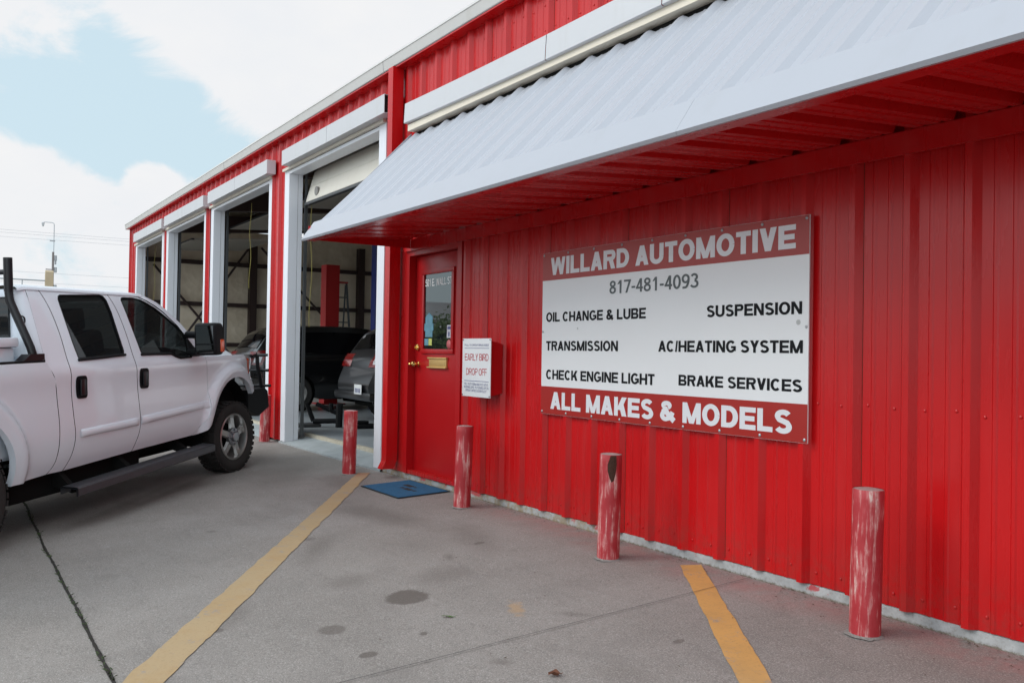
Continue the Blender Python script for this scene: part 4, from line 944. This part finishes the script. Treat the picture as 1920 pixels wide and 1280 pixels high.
    for x, zo in ((-2.72, .31), (-1.95, .335), (-1.0, .36)):
        MB().prism([(.95, zo-.0), (.95, zo-.04), (.70, zo+.04), (.70, .50), (.76, .50)], lambda a, b, t: (t, sd(a), b), x-.03, x+.03).build('step_bracket', M['under'], tk, sharp=None)
    # wheel wells
    for cx in (-.005, -3.85):
        MB().grid([[(cx+.53*math.cos(R(a)), sd(y), .47+.53*math.sin(R(a))) for a in range(-15, 196, 10)] for y in (.45, .84)]).build('wheel_well', M['under'], tk)
        MB().add([(cx, sd(.45), .47)]+[(cx+.53*math.cos(R(a)), sd(.45), .47+.53*math.sin(R(a))) for a in range(-15, 196, 10)], [(0, i, i+1) for i in range(1, 22)]).build('wheel_well', M['under'], tk)
    # cab rear corner (rounded) down to the back face
    rows = []
    for i in range(17):
        z = .50+(1.832-.50)*i/16; y0 = ys(-2.94, z); xr = -2.94 if z > 1.25 else -2.87; rc = .105; row = []
        for k in range(9):
            a = R(90*k/8); row.append((xr-rc*math.sin(a), sd(y0-rc*(1-math.cos(a))), z))
        row.append((xr-rc-.002, sd(.3), z)); row.append((xr-rc-.002, 0, z)); rows.append(row)
    MB().grid(rows).build('cab_back', M['paint'], tk)
    MB().box(-5.0, -2.975, min(sd(.845), sd(.925)), max(sd(.845), sd(.925)), 1.2852, 1.302).build('rail_cap', M['blk'], tk)
    MB().box(-5.0, -2.975, min(sd(.83), sd(.845)), max(sd(.83), sd(.845)), .62, 1.2848).build('bed_wall', M['paint'], tk)
    MB().rbox(-5.045, -4.99, min(sd(.76), sd(.92)), max(sd(.76), sd(.92)), .82, 1.2, .015).build('tail_lamp', M['redlens'], tk)
# roof
rows = []
for i in range(25):
    x = -3.045+i*(3.045-1.43)/24
    dr_ = .03*smooth(-2.9, -3.045, x)+.045*smooth(-1.75, -1.43, x)
    e = .004*smooth(-1.6, -1.45, x)+.012*smooth(-2.95, -3.045, x)
    half = [(.762, 1.831-e), (.758, 1.846-e), (.748, 1.858-e), (.73, 1.866-e-dr_*.1), (.69, 1.873-dr_*.3), (.6, 1.880-dr_*.7), (.4, 1.888-dr_), (.2, 1.892-dr_), (0, 1.893-dr_)]
    rows.append([(x, y, z) for y, z in half]+[(x, -y, z) for y, z in half[::-1][1:]])
MB().grid(rows).build('roof', M['paint'], tk)
rw_ = MB(); rw_.rbox(-3.0505, -3.046, -.70, .70, 1.33, 1.775, .02); rw_.build('rear_window', M['glassd'], tk)
# windshield
op = [(-1.44, 1.845), (-1.34, 1.822), (-1.22, 1.782), (-1.10, 1.725), (-.90, 1.592), (-.75, 1.459), (-.60, 1.312), (-.555, 1.262)]
rows = []
for i, (x, z) in enumerate(op):
    f = i/7; y0 = ys(x, z)-.012; b = .05+.17*f; rows.append([(x+b*(1-(k/6)**2), y0*k/6, z+(.012*(1-abs(k/6))*(1-f))) for k in range(-6, 7)])
MB().grid(rows).build('windshield', M['glass'], tk)
# hood and nose
rows = []
for i in range(31):
    f = i/30; row = []
    for k in range(-12, 13):
        s = k/12; xf = .615-.31*abs(s)**4; x = -.61+(xf+.61)*f; yy = s*(.845-.10*max(0, x)**2)
        dome = .095*(1-abs(s)**5)+.012*smooth(.75, .55, abs(s))-.010*smooth(.3, .1, abs(s)); z = 1.254+dome-.02*f-.16*smooth(.82, 1.0, f)**1.6*(1-.6*abs(s)**3)
        row.append((x, yy, z))
    rows.append(row)
MB().grid(rows).build('hood', M['paint'], tk)
MB().rbox(-.75, -.3, -.84, .84, 1.21, 1.25, .01).build('cowl', M['blk'], tk)
gr = MB().rbox(.50, .60, -.52, .52, .86, 1.19, .02).build('grille', M['blk'], tk)
for z in (.93, 1.02, 1.11): MB().rbox(.595, .615, -.5, .5, z-.025, z+.025, .008).build('grille_bar', M['chrome'], gr)
MB().box(-.5, .48, -.7, .7, .62, 1.15).build('engine_bay', M['under'], tk)
# bumper and grille guard
bp_ = MB().prism([(.46, .84), (1.02, .838), (1.10, .80), (1.125, .61), (.72, .525), (.47, .62)], lambda a, b, t: (a-.12*(abs(t)/.86)**3*(1 if a > .8 else 0), t, b), -.86, .86); bp_.build('front_bumper', M['blk'], tk, sharp=30)
gg = empty('grille_guard'); gg.parent = tk
for x, z in ((1.0, 1.222), (1.015, 1.04), (1.06, .855)): MB().tube([(x, -.86, z), (x, .86, z)], .0175, 10).build('cross_bar', M['blkgloss'], gg)
for y in (.75, .28, -.28, -.75): MB().tube([(.80, y, 1.21), (.90, y, 1.225), (.955, y, 1.20), (.965, y, 1.08), (1.03, y, .93), (1.06, y, .82)], .024, 8).build('upright', M['blkgloss'], gg)
# bed, tailgate, box, rack
MB().box(-5.0, -2.97, -.83, .83, .60, .63).box(-2.985, -2.965, -.83, .83, .63, 1.26).build('bed_floor', M['paint'], tk)
MB().rbox(-5.05, -4.995, -.75, .75, .62, 1.28, .012).build('tailgate', M['paint'], tk); MB().rbox(-5.22, -5.06, -.85, .85, .48, .66, .03).build('rear_bumper', M['chrome'], tk)
tb = MB().rbox(-3.56, -3.14, -.80, .80, 1.16, 1.40, .015); tbx = tb.build('tool_box', M['paint'], tk); MB().rbox(-3.58, -3.12, -.83, .83, 1.402, 1.475, .02).build('lid', M['paint'], tbx)
rk = empty('bed_rack'); rk.parent = tk
for side in (1, -1):
    sd = lambda y: -side*y
    MB().tube([(-3.085, sd(.725), 2.06), (-3.085, sd(.725), 1.81)], .031, 14).build('post_cap', M['blkgloss'], rk)
    MB().tube([(-3.085, sd(.725), 1.81), (-3.085, sd(.735), 1.74), (-3.075, sd(.80), 1.58), (-3.065, sd(.875), 1.40), (-3.06, sd(.89), 1.34), (-3.06, sd(.89), 1.305)], .029, 14).build('post', M['blkgloss'], rk)
    MB().prism([(-3.20, 1.303), (-2.98, 1.303), (-2.98, 1.35), (-3.13, 1.35)], lambda a, b, t: (a, sd(t), b), .85, .925).build('foot', M['blkgloss'], rk, sharp=None)
    MB().tube([(-3.05+.03*math.cos(a), sd(.80), 1.60+.03*math.sin(a)) for a in [R(20*i) for i in range(19)]], .006, 6, False).build('tie_ring', M['blkgloss'], rk)
MB().tube([(-3.085, -.725, 1.955), (-3.085, .725, 1.955)], .02, 10).build('cross_bar', M['blkgloss'], rk)
# cab interior
for y in (-.42, .42):
    for x in (-1.55, -2.45):
        st = MB().rbox(x-.25, x+.28, y-.25, y+.25, .82, .98, .05, seg=3).build('seat', M['seat'], tk)
        b_ = MB().rbox(-.09, .09, -.25, .25, 0, .62, .06, seg=3).build('backrest', M['seat'], st); b_.location = (x-.27, y, .92); b_.rotation_euler = (0, R(-14), 0)
        h_ = MB().rbox(-.05, .05, -.13, .13, 0, .19, .04, seg=3).build('headrest', M['seat'], st); h_.location = (x-.43, y, 1.53); h_.rotation_euler = (0, R(-8), 0)
MB().rbox(-1.05, -.55, -.80, .80, .95, 1.24, .05).build('dashboard', M['inner'], tk)
sw = MB(); sw.tube([(-1.12+.07*math.sin(R(20*i)), .42+.18*math.cos(R(20*i)), 1.20+.17*math.sin(R(20*i))) for i in range(19)], .013, 8, False); sw.build('steering_wheel', M['blk'], tk)
MB().box(-2.98, -.55, -.845, -.835, .5, 1.255).box(-2.98, -.55, .835, .845, .5, 1.255).box(-2.99, -.56, -.83, .83, .53, .56).build('cab_lining', M['inner'], tk)
MB().box(-2.9, -1.5, -.70, .70, 1.80, 1.815).build('headliner', simple('headliner_grey', (.35, .34, .33), .9), tk)
# wheels
def make_wheel(steer):
    w0 = empty('wheel'); w0.parent = tk
    ty = MB(); ty.lathe([(.245, -.10), (.29, -.122), (.335, -.125), (.362, -.108), (.371, -.085), (.372, 0), (.371, .085), (.362, .108), (.335, .125), (.29, .122), (.258, .108), (.246, .10)], axis='y', seg=64)
    for i in range(40):
        a = 2*math.pi*i/40+random.uniform(-.01, .01)
        for yy, da in ((.085, 0), (.03, .07), (-.03, 0), (-.085, .07)):
            c_, s_ = math.cos(a+da), math.sin(a+da); hw = .020; dpt = .030 if abs(yy) > .05 else .022; rr0, rr1 = .366, .379
            V8 = [(c_*r_-s_*q, yy+p, s_*r_+c_*q) for r_ in (rr0, rr1) for p in (-dpt, dpt) for q in (-hw, hw)]
            if abs(yy) > .05:
                for n_ in (0, 1): V8[4+2*(yy > 0)+n_] = tuple(Vector(V8[4+2*(yy > 0)+n_])*1)
            ty.add(V8, [(0, 1, 3, 2), (4, 6, 7, 5), (0, 4, 5, 1), (2, 3, 7, 6), (0, 2, 6, 4), (1, 5, 7, 3)])
    ty.build('tyre', M['rubber'], w0, sharp=40, recalc=False)
    rm = MB(); rm.lathe([(.246, .10), (.250, .106), (.240, .113), (.230, .108), (.218, .06), (.21, -.06), (.0, -.065)], axis='y', seg=48)
    ro = rm.build('rim', M['alloy'], w0, sharp=30)
    sp_ = MB()
    for i in range(5):
        a = 2*math.pi*i/5+.35; c_, s_ = math.cos(a), math.sin(a)
        P8 = []
        for rr, hw, yo in ((.05, .048, .098), (.14, .036, .088), (.20, .042, .078), (.232, .058, .090)):
            for q, yy in ((-hw, yo-.028), (-hw*.72, yo), (hw*.72, yo), (hw, yo-.028)): P8.append((c_*rr-s_*q, yy, s_*rr+c_*q))
        sp_.add(P8, [(4*j+k, 4*j+k+1, 4*j+k+5, 4*j+k+4) for j in range(3) for k in range(3)], True)
        sp_.add([P8[j*4+k] for j in range(4) for k in (0, 3)], [(0, 2, 3, 1), (2, 4, 5, 3), (4, 6, 7, 5)])
    sp_.build('spokes', M['alloy'], w0, sharp=30)
    hb = MB(); hb.lathe([(.098, .07), (.096, .102), (.085, .106), (.055, .106), (.052, .125), (.045, .132), (0, .134)], axis='y', seg=32)
    for i in range(8):
        a = 2*math.pi*i/8; hb.lathe([(.010, .104), (.010, .122), (.005, .126), (0, .126)], (.074*math.cos(a), 0, .074*math.sin(a)), 'y', 8)
    hb.build('hub', M['hub'], w0, sharp=35)
    MB().lathe([(0, -.02), (.15, -.02), (.15, -.06)], axis='y', seg=24).build('brake_disc', M['under'], w0)
    return w0
w0 = make_wheel(0)
def dup(o, parent):
    c = o.copy(); COL.objects.link(c); c.parent = parent
    for ch in o.children: dup(ch, c)
    return c
for i, (x, sg_, st) in enumerate(((0, 1, -7), (-3.775, 1, 0), (0, -1, -7), (-3.775, -1, 0))):
    q = w0 if i == 0 else dup(w0, tk)
    q.location = (x, -sg_*.815, .376); q.rotation_euler = (0, R(33*i+10), 0) if False else (0, 0, R(st)+(math.pi if sg_ > 0 else 0))
MB().tube([(0, -.75, .37), (0, .75, .37)], .05, 10).build('axle', M['under'], tk); MB().tube([(-3.81, -.75, .37), (-3.81, .75, .37)], .05, 10).build('axle', M['under'], tk)
#END_truck#
#BEGIN_more#
# ------------------------------------------------------------------ inside the bays
def suv(name, loc, rz, paint, label, plate=True):
    c = empty(name, loc, label=label, cat='car'); c.rotation_euler = (0, 0, rz)
    Ln = 4.5
    W_ = [(.2, .80), (.4, .87), (.65, .895), (.9, .89), (1.02, .87), (1.2, .80), (1.4, .72), (1.55, .66), (1.7, .6)]
    def yc(x, z):
        y = (lerp_tab(W_, z-.05)+lerp_tab(W_, z)+lerp_tab(W_, z+.05))/3
        e = max(0, .75-x) if x < 2 else max(0, x-(Ln-.8)); return y-.34*e**2
    top = cr_([(.02, .42), (-.02, .58), (.03, .74), (.10, .88), (.14, 1.0), (.22, 1.12), (.42, 1.40), (.56, 1.50), (.8, 1.56), (1.4, 1.60), (2.2, 1.59), (2.65, 1.50), (3.2, 1.12), (3.6, 1.03), (4.1, .90), (4.38, .76), (4.48, .56), (4.44, .36), (4.36, .24)], 3)
    low = [(4.1, .24)]+circ(3.62, .33, .37, -12, 192, 16)+[(3.0, .22), (1.4, .22)]+circ(.92, .33, .37, -12, 192, 16)+[(.4, .26), (.08, .30)]
    ol = top+low
    for s in (1, -1): panel('body_side', ol, c, paint, s, yf=yc, th=.02, step=.09)
    rows = [[(x, yc(x, z)*k/6, z+.03*(1-(k/6)**2)*(1 if z > .9 else 0)) for k in range(-6, 7)] for x, z in top]
    MB().grid(rows).build('body', paint, c)
    MB().box(.3, 4.2, -.7, .7, .24, .3).build('floor_pan', M['under'], c)
    for s in (1, -1):
        panel('side_window', cr_([(.62, 1.12), (.75, 1.36), (1.0, 1.46), (1.8, 1.49), (2.45, 1.44), (2.95, 1.12), (1.6, 1.08)], 3), c, M['carglass'], s, yf=yc, th=0, off=.005, step=.09)
        panel('tail_lamp', [(.105, .86), (.15, 1.0), (.23, 1.12), (.40, 1.13), (.34, .98), (.28, .86)], c, M['redlens'], s, yf=yc, th=.005, off=.006, step=.05)
        panel('lamp_lens', [(.14, .90), (.17, 1.0), (.29, 1.01), (.25, .90)], c, M['lens'], s, yf=yc, th=.004, off=.012, step=.05)
        panel('headlight', [(4.05, .90), (4.3, .78), (4.34, .66), (4.05, .74)], c, M['lens'], s, yf=yc, th=.004, off=.006, step=.05)
        for x in (.92, 3.62):
            w1 = MB().lathe([(.21, -.09), (.30, -.1), (.33, -.07), (.335, .05), (.30, .10), (.215, .09)], (x, -s*.76, .335), 'y', 32).build('tyre', M['rubber'], c)
            MB().lathe([(.215, -.085*s), (.20, -.095*s), (.17, -.05*s), (.06, -.07*s), (0, -.07*s)], (x, -s*.765, .335), 'y', 20).build('rim', M['alloy'], c)
            MB().lathe([(.37, -.1), (.37, .1), (0, .1)], (x, -s*.72, .335), 'y', 24).build('wheel_well', M['under'], c)
    for s in (1, -1):
        MB().grid([[(x-.014, -s*(.40+.40*k/5), z) for k in range(6)] for x, z in ((.10, .89), (.135, .98), (.165, 1.04), (.205, 1.10))]).build('rear_lamp', M['redlens'], c)
        if s == 1: MB().grid([[(x-.02, -s*(.54+.16*k/5), z) for k in range(6)] for x, z in ((.122, .93), (.14, .99), (.17, 1.045))]).build('lamp_glint', M['lens'], c)  # pale patch painted as the bright reflection on the lamp
    MB().grid([[(x-.012, yc(x, z)*k/6*.86, z+.03*(1-(k/6)**2)) for k in range(-6, 7)] for x, z in cr_([(.245, 1.16), (.32, 1.28), (.42, 1.41)], 3)]).build('rear_window', M['carglass'], c)
    MB().rbox(-.05, .12, -.80, .80, .36, .50, .05).build('rear_bumper', M['cargrey'], c)
    if plate:
        p_ = MB().rbox(-.058, -.051, -.485, -.175, .46, .615, .002).build('licence_plate', M['plate'], c)
        for k, yy in enumerate((.10, .055, .01, -.05, -.095)):
            MB().box(-.0595, -.0585, yy-.344, yy-.316, .485, .555).build('plate_lettering', M['ltr_b'], p_)
    return c
suv('parked_car', (-7.86, 1.72, .112), R(88), M['cargrey'], 'dark grey car with a white licence plate, rear toward the nearest bay opening')
suv('parked_car', (-11.3, .75, .112), R(90), M['carblk'], 'black car standing deeper in the shop in front of the red lift post', False)
def post(name, x, y, h, mat, label, wx, wy):
    o = empty(name, (x, y, .112), label=label, cat='lift post')
    MB().box(-wx/2, wx/2, -wy/2, wy/2, .02, h).build('column', mat, o); MB().box(-.28, .28, -.28, .28, 0, .0195).build('base_plate', mat, o)
    MB().box(-wx/2-.03, wx/2+.03, -.07, .07, .5, .85).build('carriage', M['steel'], o)
    return o
post('lift_post', -12.55, 3.12, 2.97, M['liftred'], 'red steel vehicle lift post rising behind the black car', .30, .30)
post('lift_post', -12.9, 4.43, 3.6, M['liftblue'], 'blue steel vehicle lift post beside the nearest bay jamb', .24, .30)
ld = empty('step_ladder', (-15.2, 4.55, .112), label='dark step ladder leaning open against the insulated end wall', cat='ladder')
for s in (-1, 1):
    MB().tube([(0, s*.26, 0), (-.35, s*.17, 2.85)], .028, 6).build('rail', M['steel'], ld); MB().tube([(-.95, s*.26, 0), (-.40, s*.17, 2.8)], .022, 6).build('rear_rail', M['steel'], ld)
for k in range(8):
    f = .1+k*.11; MB().box(-.35*f-.04, -.35*f+.06, -.26+.09*f, .26-.09*f, 2.85*f-.012, 2.85*f+.012).build('step', M['steel'], ld)
MB().rbox(-.46, -.28, -.19, .19, 2.84, 2.88, .01).build('cap', M['liftred'], ld)
ja = empty('floor_lift', (-7.0, 1.0, .112), label='black folding lift arms and pads on the bay floor behind the bollard', cat='floor lift')
def wp(*a): return [(x+7.0, y-1.0, z-.112) for x, y, z in a]
MB().tube(wp((-7.20, .70, .46), (-7.15, .79, .20)), .035, 6).tube(wp((-7.15, .79, .20), (-6.95, 1.07, .21)), .042, 6).build('lower_arm', M['blk'], ja)
MB().tube(wp((-7.12, .82, .46), (-6.95, 1.07, .33)), .034, 6).build('upper_arm', M['blk'], ja)
MB().tube(wp((-6.92, 1.10, .12), (-6.92, 1.11, .47)), .055, 8).tube(wp((-6.99, 1.0, .36), (-6.99, 1.0, .47)), .035, 8).build('pad_post', M['blk'], ja)
MB().rbox(.15, .42, .25, .60, .0, .06, .02).rbox(.18, .32, .30, .48, .0605, .11, .02).build('pad', M['blk'], ja)
MB().rbox(-.42, -.1, -.45, -.1, 0, .05, .02).build('base', M['steel'], ja)
def cord(x, y, z0, z1, label):
    o = MB().tube([(x+.012*math.sin(k*.9), y+.01*math.cos(k*.7), z0+(z1-z0)*k/14) for k in range(15)], .004, 6).build('pull_cord', M['yellow'], label=label, cat='pull cord', group='yellow pull cords hanging in the bays')
cord(-5.96, .27, 3.62, 1.57, 'yellow pull cord hanging just inside the nearest bay with the half open door')
cord(-8.76, .27, 3.62, 2.24, 'yellow pull cord hanging inside the second bay from the downspout')
cord(-16.3, .27, 3.62, 2.3, 'yellow pull cord hanging inside the farthest bay')
# ------------------------------------------------------------------ beyond the lot
up = empty('utility_pole', (-61.72, 2.5, gz(0, 0)), label='tall wooden utility pole with a street lamp arm beyond the truck', cat='utility pole')
MB().tube([(0, 0, -.6), (0, 0, 7.6)], [.085, .07], 10).build('pole', M['wood'], up)
MB().tube([(0, .03, 7.4), (0, .03, 9.42), (0, 0, 9.55), (-.1, -.12, 9.6), (-.3, -.55, 9.62)], .028, 6).build('lamp_arm', M['galv'], up)
MB().lathe([(.02, .06), (.10, 0), (.09, -.12), (.05, -.25), (0, -.27)], (-.32, -.62, 9.58), 'z', 12).build('lamp', M['lens'], up)
MB().tube([(0, -.22, 8.35), (0, .1, 8.35)], .04, 6).build('photocell', M['galv'], up)
for z, r in ((7.2, .09), (6.95, .06), (6.4, .10), (5.2, .11)):
    MB().tube([(-.1, .16, z-.18), (-.1, .16, z+.18)], r, 8).build('fitting', M['galv'], up)
MB().tube([(-.1, -.20, 5.85), (-.1, -.20, 6.15)], .13, 10).build('transformer', M['galv'], up)
MB().box(-.12, -.06, -.42, .12, 6.38, 6.44).build('crossarm', M['wood'], up)
for k, (z0, z1, lab) in enumerate(((9.16, 8.55, 'topmost thin power line crossing the sky past the utility pole'), (8.95, 8.40, 'second thin power line from the top past the utility pole'), (8.65, 8.15, 'third thin power line from the top past the utility pole'),
                                (6.28, 5.98, 'upper telephone line below the three power lines'), (5.55, 5.35, 'lowest telephone line just above the truck roof'))):
    a, b = Vector((-66.5, -4.7, z0+.28)), Vector((-57.0, 9.7, z1-.2)); pts = []
    a2 = a+(a-b)*1.5; b2 = b+(b-a)*1.5
    for i in range(25):
        f = i/24; p = a2.lerp(b2, f); p.z += .25*(2*f-1)**2-.03; pts.append(p)
    MB().tube(pts, .0075, 5).build('power_line', M['wire'], label=lab, cat='power line', group='overhead lines in the sky')
bb = empty('flat_roofed_building', (-44, -4, 0), label='low pale flat roofed building behind the truck with roof railing and tan vent', cat='building')
MB().box(-4, 4, -9, 4.6, -.7, 3.78).build('wall', M['brick'], bb); MB().box(-4.1, 4.1, -9.1, 4.7, 3.781, 3.93).build('roof', simple('roof_green', (.16, .22, .2), .6), bb)
MB().tube([(4, -9, 4.28), (4, 4.4, 4.22)], .035, 6).build('railing', M['galv'], bb)
for y in (-6, -3, 0, 3.2): MB().tube([(4, y, 3.93), (4, y, 4.25)], .025, 6).build('railing_post', M['galv'], bb)
MB().prism([(3.85, 3.932), (4.08, 3.932), (4.08, 4.62), (3.98, 4.70), (3.85, 4.5)], lambda a, b, t: (a, t, b), 4.12, 4.45).build('vent', M['tan'], bb)
# across the street (behind the camera; it is what the door glass and the truck reflect)
def tree(x, y, h, seed, label):
    rnd = random.Random(seed); o = empty('street_tree', (x, y, gz(x, y)), label=label, cat='tree', group='trees across the lot')
    t = MB().tube([(0, 0, -.2), (.05, .03, h*.3), (0, .1, h*.6)], [.14, .10, .05], 8)
    for k in range(5):
        a = rnd.uniform(0, 6.28); t.tube([(0, .05, h*rnd.uniform(.25, .5)), (math.cos(a)*h*.25, math.sin(a)*h*.25, h*rnd.uniform(.6, .8))], [.05, .02], 6)
    t.build('trunk', M['bark'], o)
    cr2 = MB(); cl_ = [(rnd.gauss(0, h*.2), rnd.gauss(0, h*.2), h*rnd.uniform(.32, .92)) for _ in range(26)]
    for (a, b, c) in cl_:
        for _ in range(90):
            p = Vector((a, b, c))+Vector((rnd.gauss(0, .3), rnd.gauss(0, .3), rnd.gauss(0, .24)))*h*.25
            d1 = Vector((rnd.gauss(0, 1), rnd.gauss(0, 1), rnd.gauss(0, 1))).normalized()*.11; d2 = d1.cross(Vector((rnd.random(), rnd.random(), 1))).normalized()*.06
            cr2.add([p-d1, p+d2, p+d1, p-d2], [(0, 1, 2, 3)])
    cr2.build('crown', M['foliage'], o, sharp=None, recalc=False)
for i, (x, y, h) in enumerate(((-23, -11.5, 2.9), (-26.5, -15.5, 3.5), (-30, -13.8, 3.4), (-33, -19, 4.0))):
    tree(x, y, h, i+3, ['short leafy tree nearest the lot across from the door', 'rounder leafy tree second across from the door', 'leafy tree third across from the door', 'tallest leafy tree farthest across from the door'][i])
tree(14.5, -2.0, 8.5, 41, 'large dense tree added out of view past the right end to darken the wall ribs')  # unseen tree added to darken the sides of the wall ribs
cp = empty('filling_station', (-52, -30, -.6), label='filling station canopy with white fascia across the street', cat='building')
MB().box(-3, 3, -16, 8, 4.1, 5.3).build('canopy', M['signwhite'], cp)
tx_ = text('XON', 0, 3.4, 4.4, 5.0, 0, M['ltr_r'], cp, .2); tx_.rotation_euler = (0, 0, R(90)); tx_.location = (3.02, -3, 0)
for y in (-13, -4, 5): MB().box(-.3, .3, y-.3, y+.3, 0, 4.099).build('column', M['galv'], cp)
bs = empty('street_sign', (-46, -27, -.6), label='red and white roadside sign board on posts across the street', cat='sign')
MB().box(-.2, .2, -4.5, 1.5, 5.6, 8.0).build('board', M['signred'], bs); MB().box(.201, .21, -4.2, -.6, 5.8, 7.0).build('panel', M['signwhite'], bs)
for y in (-3.5, .5): MB().box(-.12, .12, y-.12, y+.12, 0, 5.599).build('post', M['galv'], bs)
bh = empty('office_block', (4, -42, -.6), label='long low tan building across the street facing the shop', cat='building')
MB().box(-22, 22, -6, 6, 0, 4.2).build('wall', M['brick'], bh); MB().box(-22.3, 22.3, -6.3, 6.3, 4.201, 4.6).build('roof', M['roofm'], bh)
for k in range(9): MB().box(-20+k*4.6, -17.6+k*4.6, 6.001, 6.03, 1.0, 2.8).build('window', M['carglass'], bh)
#END_more#
